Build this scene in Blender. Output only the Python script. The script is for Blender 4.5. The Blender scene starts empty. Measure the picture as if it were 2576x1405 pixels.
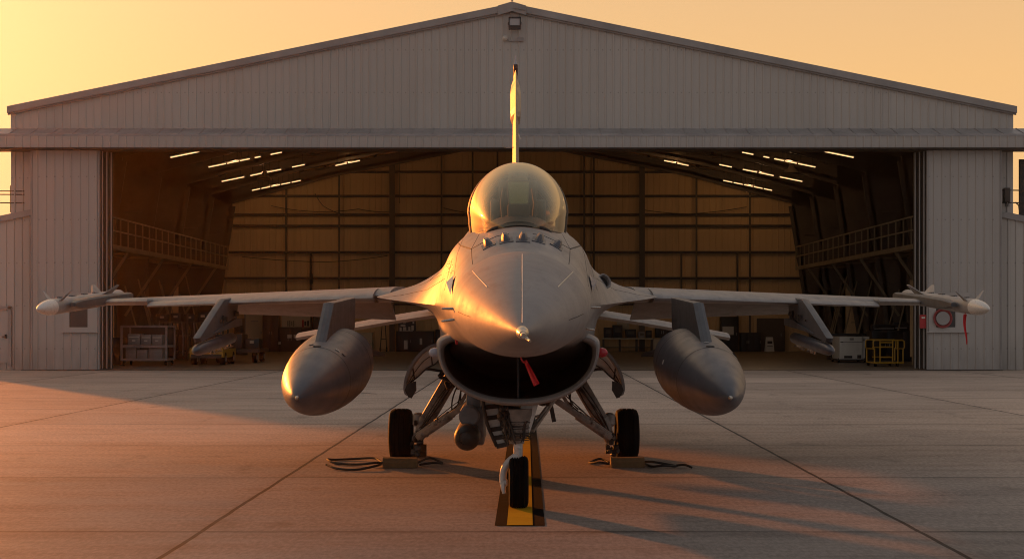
import bpy, bmesh, math, random
import numpy as np
from mathutils import Vector, Matrix
from mathutils.bvhtree import BVHTree

random.seed(7)
S = bpy.context.scene
COL = S.collection
F, CX, HY, CH = 3627.0, 1288.0, 808.0, 1.44     # focal length in survey units, principal column, horizon row, eye height


def at(px, py, Y):
    """survey bearing + distance -> point in metres"""
    return Vector(((px - CX) / F * Y, Y, CH + (HY - py) / F * Y))


# ------------------------------------------------------------------ tagging
def tag(o, label=None, cat=None, group=None, kind=None):
    if label: o['label'] = label
    if cat: o['category'] = cat
    if group: o['group'] = group
    if kind: o['kind'] = kind
    return o


def thing(name, label, cat, loc=(0, 0, 0), rz=0, group=None):
    o = bpy.data.objects.new(name, None)
    o.empty_display_size = 0.2
    COL.objects.link(o)
    o.location = loc
    o.rotation_euler = (0, 0, rz)
    return tag(o, label, cat, group)


def copy_tree(o, parent=None):
    c = o.copy()
    COL.objects.link(c)
    c.parent = parent
    for ch in list(o.children):
        copy_tree(ch, c)
    return c


# ------------------------------------------------------------------ mesh builder
class MB:
    def __init__(self):
        self.v, self.f, self.m = [], [], []
        self.mi = 0

    def add(self, vs, fs):
        b = len(self.v)
        self.v += [tuple(p) for p in vs]
        for f in fs:
            self.f.append([b + i for i in f])
            self.m.append(self.mi)
        return self

    def box(self, c, s, rot=None, bev=0.0):
        hx, hy, hz = s[0] / 2, s[1] / 2, s[2] / 2
        if bev > 0:
            b = min(bev, hx * .45, hy * .45, hz * .45)
            bm = bmesh.new()
            bmesh.ops.create_cube(bm, size=1.0)
            for v in bm.verts:
                v.co = Vector((v.co.x * s[0], v.co.y * s[1], v.co.z * s[2]))
            bmesh.ops.bevel(bm, geom=list(bm.edges), offset=b, segments=2, affect='EDGES', profile=.5)
            bm.verts.index_update()
            vs = [v.co.copy() for v in bm.verts]
            fs = [[v.index for v in f.verts] for f in bm.faces]
            bm.free()
        else:
            vs = [Vector((x, y, z)) for x in (-hx, hx) for y in (-hy, hy) for z in (-hz, hz)]
            fs = [(0, 1, 3, 2), (4, 6, 7, 5), (0, 4, 5, 1), (2, 3, 7, 6), (0, 2, 6, 4), (1, 5, 7, 3)]
        if rot is not None:
            vs = [rot @ p for p in vs]
        return self.add([p + Vector(c) for p in vs], fs)

    def bar(self, p0, p1, w, h=None, up=(0, 0, 1), bev=0.0):
        """rectangular bar from p0 to p1"""
        h = w if h is None else h
        p0, p1 = Vector(p0), Vector(p1)
        d = p1 - p0
        L = d.length
        z = d.normalized()
        u = Vector(up)
        if abs(z.dot(u)) > .98: u = Vector((0, 1, 0))
        x = u.cross(z).normalized()
        y = z.cross(x)
        R = Matrix((x, y, z)).transposed()
        return self.box((p0 + p1) / 2, (w, h, L), R, bev)

    def loft(self, rings, closed=True, cap=(True, True)):
        n = len(rings[0])
        vs = [p for r in rings for p in r]
        fs = []
        k = n if closed else n - 1
        for i in range(len(rings) - 1):
            for j in range(k):
                a, b = i * n + j, i * n + (j + 1) % n
                fs.append((a, b, b + n, a + n))
        if closed and cap[0]: fs.append(tuple(range(n - 1, -1, -1)))
        if closed and cap[1]:
            o = (len(rings) - 1) * n
            fs.append(tuple(range(o, o + n)))
        return self.add(vs, fs)

    def tube(self, pts, r, n=8, cap=True, flat=1.0):
        pts = [Vector(p) for p in pts]
        rs = r if isinstance(r, (list, tuple)) else [r] * len(pts)
        rings = []
        prev = None
        for i, p in enumerate(pts):
            t = (pts[min(i + 1, len(pts) - 1)] - pts[max(i - 1, 0)])
            if t.length < 1e-9: t = Vector((0, 0, 1))
            t.normalize()
            if prev is None:
                u = Vector((0, 0, 1)) if abs(t.z) < .9 else Vector((0, 1, 0))
                x = u.cross(t).normalized()
            else:
                x = (prev - t * prev.dot(t)).normalized()
            prev = x
            y = t.cross(x)
            rings.append([p + (x * math.cos(2 * math.pi * k / n) + y * math.sin(2 * math.pi * k / n) * flat) * rs[i] for k in range(n)])
        return self.loft(rings, True, (cap, cap))

    def lathe(self, prof, o, axis, n=24, cap=True):
        """prof: list of (distance along axis, radius)"""
        o, a = Vector(o), Vector(axis).normalized()
        u = Vector((0, 0, 1)) if abs(a.z) < .9 else Vector((0, 1, 0))
        x = u.cross(a).normalized()
        y = a.cross(x)
        rings = [[o + a * d + (x * math.cos(2 * math.pi * k / n) + y * math.sin(2 * math.pi * k / n)) * max(r, 1e-4) for k in range(n)] for d, r in prof]
        return self.loft(rings, True, (cap, cap))

    def slab(self, poly, x, t, inset=.02, knife=True):
        """a blade standing in the Y-Z plane: poly = [(y,z)], mid-plane at x, thickness t"""
        cy = sum(p[0] for p in poly) / len(poly)
        cz = sum(p[1] for p in poly) / len(poly)

        def ins(p, k):
            d = Vector((cy - p[0], cz - p[1]))
            L = d.length
            d = d / L * min(k, L * .5)
            return (p[0] + d.x, p[1] + d.y)
        i1 = [ins(p, inset) for p in poly]
        rings = [[(x - t / 2, a, b) for a, b in i1],
                 [(x - t * .18, a, b) for a, b in poly],
                 [(x + t * .18, a, b) for a, b in poly],
                 [(x + t / 2, a, b) for a, b in i1]]
        return self.loft(rings)

    def build(self, name, mat, parent=None, smooth=True, ang=35, origin=None):
        me = bpy.data.meshes.new(name)
        vs = self.v
        off = Vector(origin) if origin is not None else Vector((0, 0, 0))
        me.from_pydata([(a - off.x, b - off.y, c - off.z) for a, b, c in vs], [], self.f)
        mats = mat if isinstance(mat, (list, tuple)) else [mat]
        for m in mats: me.materials.append(m)
        if len(mats) > 1:
            for p, i in zip(me.polygons, self.m): p.material_index = i
        bm = bmesh.new()
        bm.from_mesh(me)
        bmesh.ops.recalc_face_normals(bm, faces=bm.faces)
        bm.to_mesh(me)
        bm.free()
        me.validate()
        if smooth:
            me.shade_smooth()
            me.set_sharp_from_angle(angle=math.radians(ang))
        me.update()
        o = bpy.data.objects.new(name, me)
        COL.objects.link(o)
        if origin is not None: o.location = off
        if parent is not None:
            o.parent = parent
        return o


# ------------------------------------------------------------------ materials
def new_mat(name):
    m = bpy.data.materials.new(name)
    m.use_nodes = True
    nt = m.node_tree
    for n in list(nt.nodes): nt.nodes.remove(n)
    out = nt.nodes.new('ShaderNodeOutputMaterial')
    b = nt.nodes.new('ShaderNodeBsdfPrincipled')
    nt.links.new(b.outputs[0], out.inputs[0])
    return m, nt, b, out


class N:
    """tiny node helper"""
    def __init__(self, nt): self.nt = nt

    def node(self, t, **kw):
        n = self.nt.nodes.new(t)
        for k, v in kw.items(): setattr(n, k, v)
        return n

    def put(self, sock, v):
        if isinstance(v, bpy.types.NodeSocket): self.nt.links.new(v, sock)
        else: sock.default_value = v

    def math(self, op, a, b=0.0, c=0.0, clamp=False):
        n = self.node('ShaderNodeMath', operation=op, use_clamp=clamp)
        for s, v in zip(n.inputs, (a, b, c)): self.put(s, v)
        return n.outputs[0]

    def coord(self, kind='Object'):
        return self.node('ShaderNodeTexCoord').outputs[kind]

    def xyz(self, v):
        n = self.node('ShaderNodeSeparateXYZ')
        self.put(n.inputs[0], v)
        return n.outputs

    def mapping(self, v, scale=(1, 1, 1), rot=(0, 0, 0), loc=(0, 0, 0)):
        n = self.node('ShaderNodeMapping')
        self.put(n.inputs[0], v)
        n.inputs['Scale'].default_value = scale
        n.inputs['Rotation'].default_value = rot
        n.inputs['Location'].default_value = loc
        return n.outputs[0]

    def noise(self, v, scale, detail=4, rough=.55, dist=0.0):
        n = self.node('ShaderNodeTexNoise')
        self.put(n.inputs['Vector'], v)
        n.inputs['Scale'].default_value = scale
        n.inputs['Detail'].default_value = detail
        n.inputs['Roughness'].default_value = rough
        n.inputs['Distortion'].default_value = dist
        return n.outputs[0]

    def remap(self, v, a, b, c, d):
        n = self.node('ShaderNodeMapRange')
        self.put(n.inputs[0], v)
        for i, x in enumerate((a, b, c, d)): self.put(n.inputs[1 + i], x)
        return n.outputs[0]

    def mix(self, f, a, b, mode='MIX'):
        n = self.node('ShaderNodeMix', data_type='RGBA', blend_type=mode)
        self.put(n.inputs[0], f)
        for s, v in ((n.inputs[6], a), (n.inputs[7], b)):
            if isinstance(v, tuple) and len(v) == 3: v = (*v, 1)
            self.put(s, v)
        return n.outputs[2]

    def bump(self, h, strength=.3, dist=.01):
        n = self.node('ShaderNodeBump')
        n.inputs['Strength'].default_value = strength
        n.inputs['Distance'].default_value = dist
        self.put(n.inputs['Height'], h)
        return n.outputs[0]


def setp(b, **kw):
    names = {'rough': 'Roughness', 'metal': 'Metallic', 'spec': 'Specular IOR Level', 'ior': 'IOR', 'coat': 'Coat Weight',
             'crough': 'Coat Roughness', 'trans': 'Transmission Weight', 'alpha': 'Alpha'}
    for k, v in kw.items(): b.inputs[names[k]].default_value = v


def worn(name, col, rough=.5, metal=0.0, var=.25, scale=3.0, grime=.3, gcol=None, bump=.05, spec=.5, streak=False, coat=0.0):
    """painted / raw surface with mottling, grime and uneven sheen"""
    m, nt, b, out = new_mat(name)
    n = N(nt)
    co = n.coord()
    v1 = n.noise(co, scale, 5)
    v2 = n.noise(co, scale * 9, 4)
    sv = n.mapping(co, (scale * 3, scale * 3, scale * .25)) if streak else co
    g = n.noise(sv, 1.0 if streak else scale * .7, 6, .65)
    c = n.mix(n.remap(v1, .3, .7, 0, 1), tuple(x * (1 - var) for x in col), tuple(min(1, x * (1 + var * .6)) for x in col))
    gc = gcol or tuple(x * .35 for x in col)
    gm = n.math('MULTIPLY', n.remap(g, .52, .75, 0, 1), grime, clamp=True)
    c = n.mix(gm, c, gc)
    nt.links.new(c, b.inputs['Base Color'])
    r = n.remap(v2, .3, .7, max(.03, rough - .08), min(1, rough + .1))
    nt.links.new(r, b.inputs['Roughness'])
    setp(b, metal=metal, spec=spec, coat=coat)
    if bump: nt.links.new(n.bump(v2, bump, .01), b.inputs['Normal'])
    return m


def flat(name, col, rough=.6, metal=0.0, spec=.5):
    return worn(name, col, rough, metal, .12, 6, .15, None, .02, spec)

# ------------------------------------------------------------------ light, sky, camera
SUN_AZ, SUN_EL = -32.0, 8.5          # degrees: left of straight ahead, above the horizon
sun = bpy.data.lights.new('sun', 'SUN')
sun.energy = 4.6
sun.angle = math.radians(1.3)
sun.color = (1.0, 0.255, 0.035)
so = bpy.data.objects.new('sun', sun)
COL.objects.link(so)
az, el = math.radians(SUN_AZ), math.radians(SUN_EL)
sd = Vector((math.sin(az) * math.cos(el), math.cos(az) * math.cos(el), math.sin(el)))
so.rotation_euler = (-sd).to_track_quat('-Z', 'Y').to_euler()
so.location = sd * 60

W = bpy.data.worlds.new('World')
S.world = W
W.use_nodes = True
wn = W.node_tree
for nd in list(wn.nodes): wn.nodes.remove(nd)
n = N(wn)
sky = n.node('ShaderNodeTexSky', sky_type='NISHITA')
sky.sun_disc = False
sky.sun_elevation = el
sky.sun_rotation = az
sky.altitude = 50
sky.air_density = 1.6
sky.dust_density = 6.0
sky.ozone_density = 0.6
# dusty golden-hour haze: warm wash near the horizon, thinning upward and away from the sun
dv = n.coord('Generated')
dx, dy, dz = n.xyz(dv)
toward = n.math('ADD', n.math('ADD', n.math('MULTIPLY', dx, sd.x), n.math('MULTIPLY', dy, sd.y)), n.math('MULTIPLY', dz, sd.z))
front = n.math('MULTIPLY', n.remap(toward, -.25, .64, 0, 1), n.remap(dz, .16, .60, 1, 0))
hz = n.mix(front, (3.5, 3.3, 3.4), (9.0, 5.25, 2.2))
core = n.math('POWER', n.math('MAXIMUM', toward, 0.0), 34.0)
hz = n.mix(core, hz, (13.0, 7.6, 3.6))
low = n.remap(dz, 0.05, .75, .97, .60)
skyc = n.mix(low, sky.outputs[0], hz)
bg = n.node('ShaderNodeBackground')
wn.links.new(skyc, bg.inputs[0])
bg.inputs[1].default_value = 0.11
wo = n.node('ShaderNodeOutputWorld')
wn.links.new(bg.outputs[0], wo.inputs[0])

cam = bpy.data.cameras.new('camera')
cam.lens = 36 * F / 2576
cam.sensor_width = 36
cam.shift_y = 105.5 / 2576
cam.clip_start, cam.clip_end = .1, 3000
co_ = bpy.data.objects.new('camera', cam)
COL.objects.link(co_)
co_.location = (0, 0, CH)
co_.rotation_euler = (math.radians(90), 0, 0)
S.camera = co_
S.view_settings.view_transform = 'Standard'
S.view_settings.look = 'None'
S.view_settings.exposure = 0
S.render.engine = 'CYCLES'
S.cycles.max_bounces = 8
S.cycles.pixel_filter_type = 'BLACKMAN_HARRIS'
S.cycles.filter_width = 1.05
S.cycles.transparent_max_bounces = 12

# ------------------------------------------------------------------ ground
def ground_material():
    m, nt, b, out = new_mat('apron_concrete')
    n = N(nt)
    co = n.coord()
    x, y, z = n.xyz(co)
    big = n.noise(co, .16, 5, .6)
    mid = n.noise(n.mapping(co, (.6, 2.2, 1)), 1.0, 6, .62)
    broom = n.noise(n.mapping(co, (.8, 17, 1)), 1.0, 7, .75)
    fine = n.noise(n.mapping(co, (30, 11, 1)), 1.0, 4, .7)
    spk = n.noise(co, 210, 2, .5)
    c = n.mix(n.remap(big, .35, .68, 0, 1), (.245, .222, .205), (.37, .34, .315))
    c = n.mix(n.math('MULTIPLY', n.remap(mid, .48, .72, 0, 1), .5), c, (.165, .145, .13))
    c = n.mix(n.math('MULTIPLY', n.remap(broom, .44, .62, 0, 1), .32), c, (.14, .123, .11))
    c = n.mix(n.math('MULTIPLY', n.remap(fine, .48, .66, 0, 1), .34), c, (.50, .45, .41))
    c = n.mix(n.math('MULTIPLY', n.remap(spk, .56, .66, 0, 1), .5), c, (.09, .08, .07))
    # brighter light on the farther ground painted in: paler, warmer towards the hangar
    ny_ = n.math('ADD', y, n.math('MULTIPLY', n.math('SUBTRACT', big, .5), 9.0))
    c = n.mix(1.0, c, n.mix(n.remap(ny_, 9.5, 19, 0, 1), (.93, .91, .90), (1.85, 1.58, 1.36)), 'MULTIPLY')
    # slab-to-slab tone
    c = n.mix(n.math('MULTIPLY', n.remap(fine, .50, .34, 0, 1), .34), c, (.11, .095, .085))
    wob = n.math('MULTIPLY', n.math('SUBTRACT', n.noise(co, 1.7, 3), .5), .03)
    xl = n.math('ADD', n.math('SUBTRACT', n.math('SUBTRACT', x, n.math('MULTIPLY', y, .0102)), -2.236), wob)
    yl = n.math('ADD', n.math('SUBTRACT', y, 9.89), wob)
    cell = n.node('ShaderNodeCombineXYZ')
    nt.links.new(n.math('FLOOR', n.math('DIVIDE', xl, 4.93)), cell.inputs[0])
    nt.links.new(n.math('FLOOR', n.math('DIVIDE', yl, 3.43)), cell.inputs[1])
    wt = n.node('ShaderNodeTexWhiteNoise')
    nt.links.new(cell.outputs[0], wt.inputs[0])
    c = n.mix(1.0, c, n.mix(wt.outputs[0], (.86, .86, .86), (1.08, 1.07, 1.06)), 'MULTIPLY')

    def line(v, per, w, soft):
        d = n.math('MULTIPLY', n.math('ABSOLUTE', n.math('SUBTRACT', n.math('FRACT', n.math('ADD', n.math('DIVIDE', v, per), .5)), .5)), per)
        return n.remap(d, w, w + soft, 1, 0)
    jl = line(xl, 4.93, .015, .005)
    jt = line(yl, 3.43, .014, .014)
    js = n.math('MAXIMUM', jl, n.math('MULTIPLY', jt, n.remap(n.noise(n.mapping(co, (.4, .3, 1)), 1.0, 2), .35, .6, .45, 1)))
    # worn halo beside each joint
    halo = n.math('MULTIPLY', n.math('MAXIMUM', line(xl, 4.93, .02, .22), line(yl, 3.43, .02, .22)), n.remap(mid, .35, .7, .0, .3))
    c = n.mix(halo, c, (.09, .078, .068))
    c = n.mix(n.math('MULTIPLY', js, .93), c, (.012, .010, .009))
    # oil drips and tyre smudges under and around the parked aircraft
    st = n.noise(n.mapping(co, (1.6, .7, 1), loc=(3, 7, 0)), 1.1, 5, .6)
    c = n.mix(n.math('MULTIPLY', n.remap(st, .6, .74, 0, 1), .5), c, (.07, .06, .052))
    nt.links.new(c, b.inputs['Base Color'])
    rgh = n.remap(mid, .3, .7, .55, .82)
    nt.links.new(rgh, b.inputs['Roughness'])
    setp(b, spec=.2)
    h = n.math('ADD', n.math('MULTIPLY', broom, .6), n.math('MULTIPLY', fine, .5))
    h = n.math('SUBTRACT', h, n.math('MULTIPLY', js, .15))
    nt.links.new(n.bump(h, .35, .006), b.inputs['Normal'])
    return m


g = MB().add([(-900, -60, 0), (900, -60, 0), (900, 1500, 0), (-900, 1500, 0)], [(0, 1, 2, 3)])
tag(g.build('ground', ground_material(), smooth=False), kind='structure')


def marking_material(name, col):
    m, nt, b, out = new_mat(name)
    n = N(nt)
    co = n.coord()
    w = n.noise(n.mapping(co, (9, 26, 1)), 1.0, 6, .7)
    big = n.noise(co, 2.2, 4)
    c = n.mix(n.remap(w, .54, .74, 0, .35), col, (.10, .09, .08))
    c = n.mix(n.remap(big, .4, .7, 0, .35), c, tuple(x * .5 for x in col))
    nt.links.new(c, b.inputs['Base Color'])
    setp(b, rough=.8, spec=.05)
    nt.links.new(n.bump(w, .25, .004), b.inputs['Normal'])
    return m


def strip(name, x0, x1, y0, y1, z, mat):
    k = .0102
    m_ = MB()
    cnt = 24
    for i in range(cnt):
        a, bb = y0 + (y1 - y0) * i / cnt, y0 + (y1 - y0) * (i + 1) / cnt
        m_.add([(x0 + (a - 10.16) * k, a, z), (x1 + (a - 10.16) * k, a, z), (x1 + (bb - 10.16) * k, bb, z), (x0 + (bb - 10.16) * k, bb, z)], [(0, 1, 2, 3)])
    return tag(m_.build(name, mat, smooth=False), kind='structure')


strip('taxiway_line_border', -.122, .232, 10.16, 42.2, .004, marking_material('black_border_paint', (.007, .007, .007)))
strip('taxiway_line', -.036, .146, 10.16, 42.2, .008, marking_material('yellow_line_paint', (.62, .37, .02)))

# ------------------------------------------------------------------ hangar
HY0, HY1, HW = 43.0, 69.8, 14.95
RIDGE, SL = 10.88, .2033
roofz = lambda x: RIDGE - SL * abs(x)

M = {}
def siding_mat(name, col, seed):
    m, nt, b, out = new_mat(name)
    n = N(nt)
    co = n.coord()
    x, y, z = n.xyz(co)
    wt = n.node('ShaderNodeTexWhiteNoise', noise_dimensions='1D')
    nt.links.new(n.math('ADD', n.math('FLOOR', n.math('DIVIDE', x, .94)), seed), wt.inputs['W'])
    c = n.mix(wt.outputs[0], tuple(v * .955 for v in col), tuple(v * 1.03 for v in col))
    run = n.noise(n.mapping(co, (5.5, 5.5, .22)), 1.0, 6, .65)
    c = n.mix(n.math('MULTIPLY', n.remap(run, .54, .76, 0, 1), .15), c, tuple(v * .52 for v in col))
    blot = n.noise(co, .5, 5, .6)
    c = n.mix(n.math('MULTIPLY', n.remap(blot, .5, .7, 0, 1), .18), c, tuple(v * k for v, k in zip(col, (.80, .74, .68))))
    rust = n.math('MULTIPLY', n.remap(n.noise(n.mapping(co, (9, 9, .5)), 1.0, 5, .7), .66, .8, 0, 1), .18)
    c = n.mix(rust, c, (.12, .06, .03))
    # screw rows and horizontal sheet laps
    fz = n.math('ABSOLUTE', n.math('SUBTRACT', n.math('FRACT', n.math('DIVIDE', z, 1.27)), .5))
    fx = n.math('ABSOLUTE', n.math('SUBTRACT', n.math('FRACT', n.math('DIVIDE', x, .235)), .5))
    scr = n.math('MULTIPLY', n.remap(fz, .012, .02, 1, 0), n.remap(fx, .06, .09, 1, 0))
    c = n.mix(n.math('MULTIPLY', scr, .55), c, tuple(v * .45 for v in col))
    low = n.math('MULTIPLY', n.remap(z, 0, 1.1, 1, 0), n.remap(n.noise(n.mapping(co, (3, 3, 1)), 1.0, 5), .3, .7, .1, 1))
    c = n.mix(n.math('MULTIPLY', low, .5), c, (.13, .10, .08))
    nt.links.new(c, b.inputs['Base Color'])
    nt.links.new(n.remap(run, .3, .7, .42, .6), b.inputs['Roughness'])
    setp(b, spec=.35)
    nt.links.new(n.bump(n.noise(n.mapping(co, (2, 2, .8)), 1.0, 3), .12, .03), b.inputs['Normal'])
    return m


M['siding'] = siding_mat('painted_steel_siding', (.465, .43, .388), 3)
M['siding_b'] = siding_mat('door_steel_siding', (.42, .39, .36), 11)
M['trim'] = worn('grey_trim', (.30, .28, .265), .5, .0, .15, 1.2, .35)
M['dark_steel'] = worn('dark_steel', (.055, .042, .033), .6, .0, .3, 1.5, .4)
M['frame_steel'] = worn('primed_frame_steel', (.11, .085, .06), .6, 0, .25, 1.0, .4)
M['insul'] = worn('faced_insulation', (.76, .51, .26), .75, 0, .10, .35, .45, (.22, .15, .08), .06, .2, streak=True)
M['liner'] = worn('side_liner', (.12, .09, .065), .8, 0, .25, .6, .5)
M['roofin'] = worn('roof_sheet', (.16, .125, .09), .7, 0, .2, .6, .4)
M['catsteel'] = worn('catwalk_paint', (.26, .20, .12), .5, 0, .2, 2, .4)
M['hfloor'] = worn('sealed_floor', (.26, .20, .145), .42, 0, .18, .35, .35, None, .03, .5)
M['black'] = flat('black_enamel', (.012, .011, .011), .45)
M['dark_box'] = worn('dark_cabinet_paint', (.03, .024, .02), .5, 0, .4, 2, .4)
M['white_box'] = worn('white_enamel', (.62, .58, .50), .45, 0, .08, 2, .35)
M['ivory'] = worn('ivory_door_paint', (.52, .44, .30), .5, 0, .1, 1, .3)
M['yellow'] = worn('yellow_enamel', (.46, .25, .016), .42, 0, .18, 3, .4)
M['crate'] = worn('grey_crate_metal', (.30, .27, .25), .5, .2, .25, 4, .5)
M['red'] = worn('red_enamel', (.42, .02, .02), .4, 0, .2, 5, .2)
M['hose'] = worn('hose_red', (.30, .05, .045), .6, 0, .2, 8, .3)
M['wood'] = worn('planed_timber', (.50, .33, .17), .7, 0, .25, 2, .4, streak=True)
M['tyre'] = worn('tyre_rubber', (.005, .0047, .0045), .8, 0, .3, 6, .3, (.012, .011, .01), .1, .12)

m, nt, b, o_ = new_mat('lit_lamp_tube')
em = nt.nodes.new('ShaderNodeEmission'); em.inputs[0].default_value = (1.0, .62, .27, 1); em.inputs[1].default_value = 1.5
nt.links.new(em.outputs[0], o_.inputs[0])
M['lit'] = m

m, nt, b, o_ = new_mat('lamp_glass')
b.inputs['Base Color'].default_value = (.35, .33, .32, 1)
setp(b, rough=.12, coat=.6)
M['lampglass'] = m
m, nt, b, o_ = new_mat('dark_window_glass')
b.inputs['Base Color'].default_value = (.03, .02, .012, 1)
setp(b, rough=.08)
M['window'] = m


def ribbed(x0, x1, zb, zt, y, pitch=.235, depth=.03, sgn=-1, phase=0.0):
    """standing-seam sheet: real pressed ribs; zb, zt are functions of x"""
    mb = MB()
    xs = []
    k = math.floor((x0 - phase) / pitch)
    while True:
        o = phase + k * pitch
        for dx, dy in ((0, 0), (pitch - .055, 0), (pitch - .040, depth), (pitch - .015, depth)):
            xs.append((o + dx, dy))
        k += 1
        if o > x1: break
    for brk in (0.0,):
        xs.append((brk, 0))
    xs = sorted(p for p in set(xs) if x0 < p[0] < x1)
    xs = [(x0, 0)] + xs + [(x1, 0)]
    for (a, da), (c, dc) in zip(xs, xs[1:]):
        mb.add([(a, y + sgn * da, zb(a)), (c, y + sgn * dc, zb(c)), (c, y + sgn * dc, zt(c)), (a, y + sgn * da, zt(a))], [(0, 1, 2, 3)])
    return mb


hangar = thing('hangar', 'large grey steel hangar with a wide open doorway behind the jet', 'hangar', (0, HY0, 0))
HO = Vector((0, HY0, 0))


def hp(mb, name, mat, parent=None, smooth=False, **kw):
    """hangar part: geometry written in world metres, stored relative to the hangar"""
    mb.v = [(a, b - HY0, c) for a, b, c in mb.v]
    return mb.build(name, mat, parent or hangar, smooth, **kw)


# front gable and the strips either side of the doors
hp(ribbed(-HW, HW, lambda x: 7.10, lambda x: roofz(x) - .17, HY0), 'gable_wall', M['siding'])
hp(ribbed(-HW, -14.05, lambda x: 0, lambda x: 7.1, HY0 + .02), 'corner_wall', M['siding'])
hp(ribbed(14.05, HW, lambda x: 0, lambda x: 7.1, HY0 + .02), 'corner_wall', M['siding'])
# barge boards (rake trim) with a ridge cap piece
for sg in (-1, 1):
    mb = MB()
    a, e = Vector((0, 0, RIDGE)), Vector((sg * (HW + .06), 0, roofz(HW + .06)))
    for zo, h, yo, d in ((-.10, .20, HY0 - .10, .12), (-.225, .05, HY0 - .06, .06)):
        vs = []
        for y in (yo - d / 2, yo + d / 2):
            for q in (a, e):
                for zz in (zo - h / 2, zo + h / 2): vs.append((q.x, y, q.z + zz))
        mb.add(vs, [(0, 1, 3, 2), (4, 6, 7, 5), (0, 2, 6, 4), (1, 5, 7, 3), (0, 4, 5, 1), (2, 3, 7, 6)])
    hp(mb, 'barge_board', M['trim'])
mb = MB()
mb.add([(-.42, HY0 - .19, roofz(.42) - .27), (0, HY0 - .19, RIDGE - .235), (.42, HY0 - .19, roofz(.42) - .27), (.42, HY0 - .19, roofz(.42) + .012), (.06, HY0 - .19, RIDGE + .03), (0, HY0 - .19, RIDGE + .045), (-.06, HY0 - .19, RIDGE + .03), (-.42, HY0 - .19, roofz(.42) + .012)], [tuple(range(8))])
mb.box((.22, HY0 - .205, RIDGE - .17), (.36, .03, .025), Matrix.Rotation(.2, 3, 'Y'))
mb.tube([(0, HY0 - .12, RIDGE), (0, HY0 - .12, RIDGE + .12)], .018)
mb.tube([(0, HY0 - .12, RIDGE + .09), (0, HY0 - .12, RIDGE + .12)], .035)
hp(mb, 'ridge_cap', M['trim'])

# door-track canopy: sloping flashing above a ribbed fascia, running out past both corners
CXW, FY = 16.6, 42.25
mb = MB()
mb.add([(-CXW, HY0 + .01, 7.19), (CXW, HY0 + .01, 7.19), (CXW, FY, 6.93), (-CXW, FY, 6.93)], [(0, 1, 2, 3)])
mb.add([(-CXW, FY - .02, 6.93), (CXW, FY - .02, 6.93), (CXW, FY - .02, 6.865), (-CXW, FY - .02, 6.865)], [(0, 1, 2, 3)])
k = -CXW
while k < CXW:
    mb.bar((k, HY0 - .02, 7.192), (k, FY, 6.938), .022, .02)
    k += .62
hp(mb, 'canopy_flashing', worn('galvanised_flashing', (.33, .315, .31), .42, .25, .2, 1.5, .45))
hp(ribbed(-CXW, CXW, lambda x: 6.51, lambda x: 6.87, FY), 'canopy_fascia', M['siding_b'])
mb = MB()
mb.box((0, FY + .35, 6.50), (2 * CXW, .72, .03))
mb.box((0, HY0 - .12, 6.62), (2 * HW, .1, .2))
mb.box((0, FY - .012, 6.515), (2 * CXW, .05, .035))
hp(mb, 'door_track', M['dark_steel'])

# sliding doors
def door(x0, x1, win):
    d = hp(ribbed(x0, x1, lambda x: .02, lambda x: 6.49, 42.62, .25), 'sliding_door', M['siding_b'])
    e = MB()
    inn = x1 if x0 < 0 else x0
    for xx in (x0, x1): e.box((xx, 42.64, 3.25), (.05, .10, 6.46))
    e.box(((x0 + x1) / 2, 42.66, .05), (x1 - x0, .06, .06))
    hp(e, 'door_edge', M['trim'], d)
    wx0, wx1 = win
    fx0, fx1 = (wx0 - .18, inn - .03) if x0 < 0 else (inn + .03, wx1 + .42)
    f = MB()
    zc0, zc1, zf0, zf1 = 1.27, 1.85, 1.14, 2.30
    for a, bb, c, dd in ((fx0, wx0, zf0, zf1), (wx1, fx1, zf0, zf1), (wx0, wx1, zf0, zc0), (wx0, wx1, zc1, zf1)):
        f.box(((a + bb) / 2, 42.575, (c + dd) / 2), (bb - a, .03, dd - c))
    f.box(((fx0 + fx1) / 2 - .03, 42.555, zf0 - .01), (fx1 - fx0 + .1, .06, .03))
    fo = hp(f, 'window_frame', M['siding_b'], d)
    p = MB().box(((wx0 + wx1) / 2, 42.586, (zc0 + zc1) / 2), (wx1 - wx0, .012, zc1 - zc0))
    hp(p, 'window_pane', M['window'], fo)
    return d


door(-14.20, -12.21, (-13.07, -12.53))
door(12.28, 14.45, (12.52, 13.09))
for sg in (-1, 1):
    inn = 12.21 if sg < 0 else 12.28
    for i in range(3):
        x = sg * (inn - .055 - i * .075)
        mb = MB().box((sg * (abs(x) + .55), 42.86 + i * .2, 3.26), (1.1, .05, 6.44))
        mb.box((x, 42.86 + i * .2, 3.26), (.035, .13, 6.46))
        lf = hp(mb, 'stacked_door_leaf', M['dark_steel'])
        hp(MB().box((x, 42.86 + i * .2 - .07, 3.26), (.032, .012, 6.46)), 'leaf_edge', M['siding_b'], lf)

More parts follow.
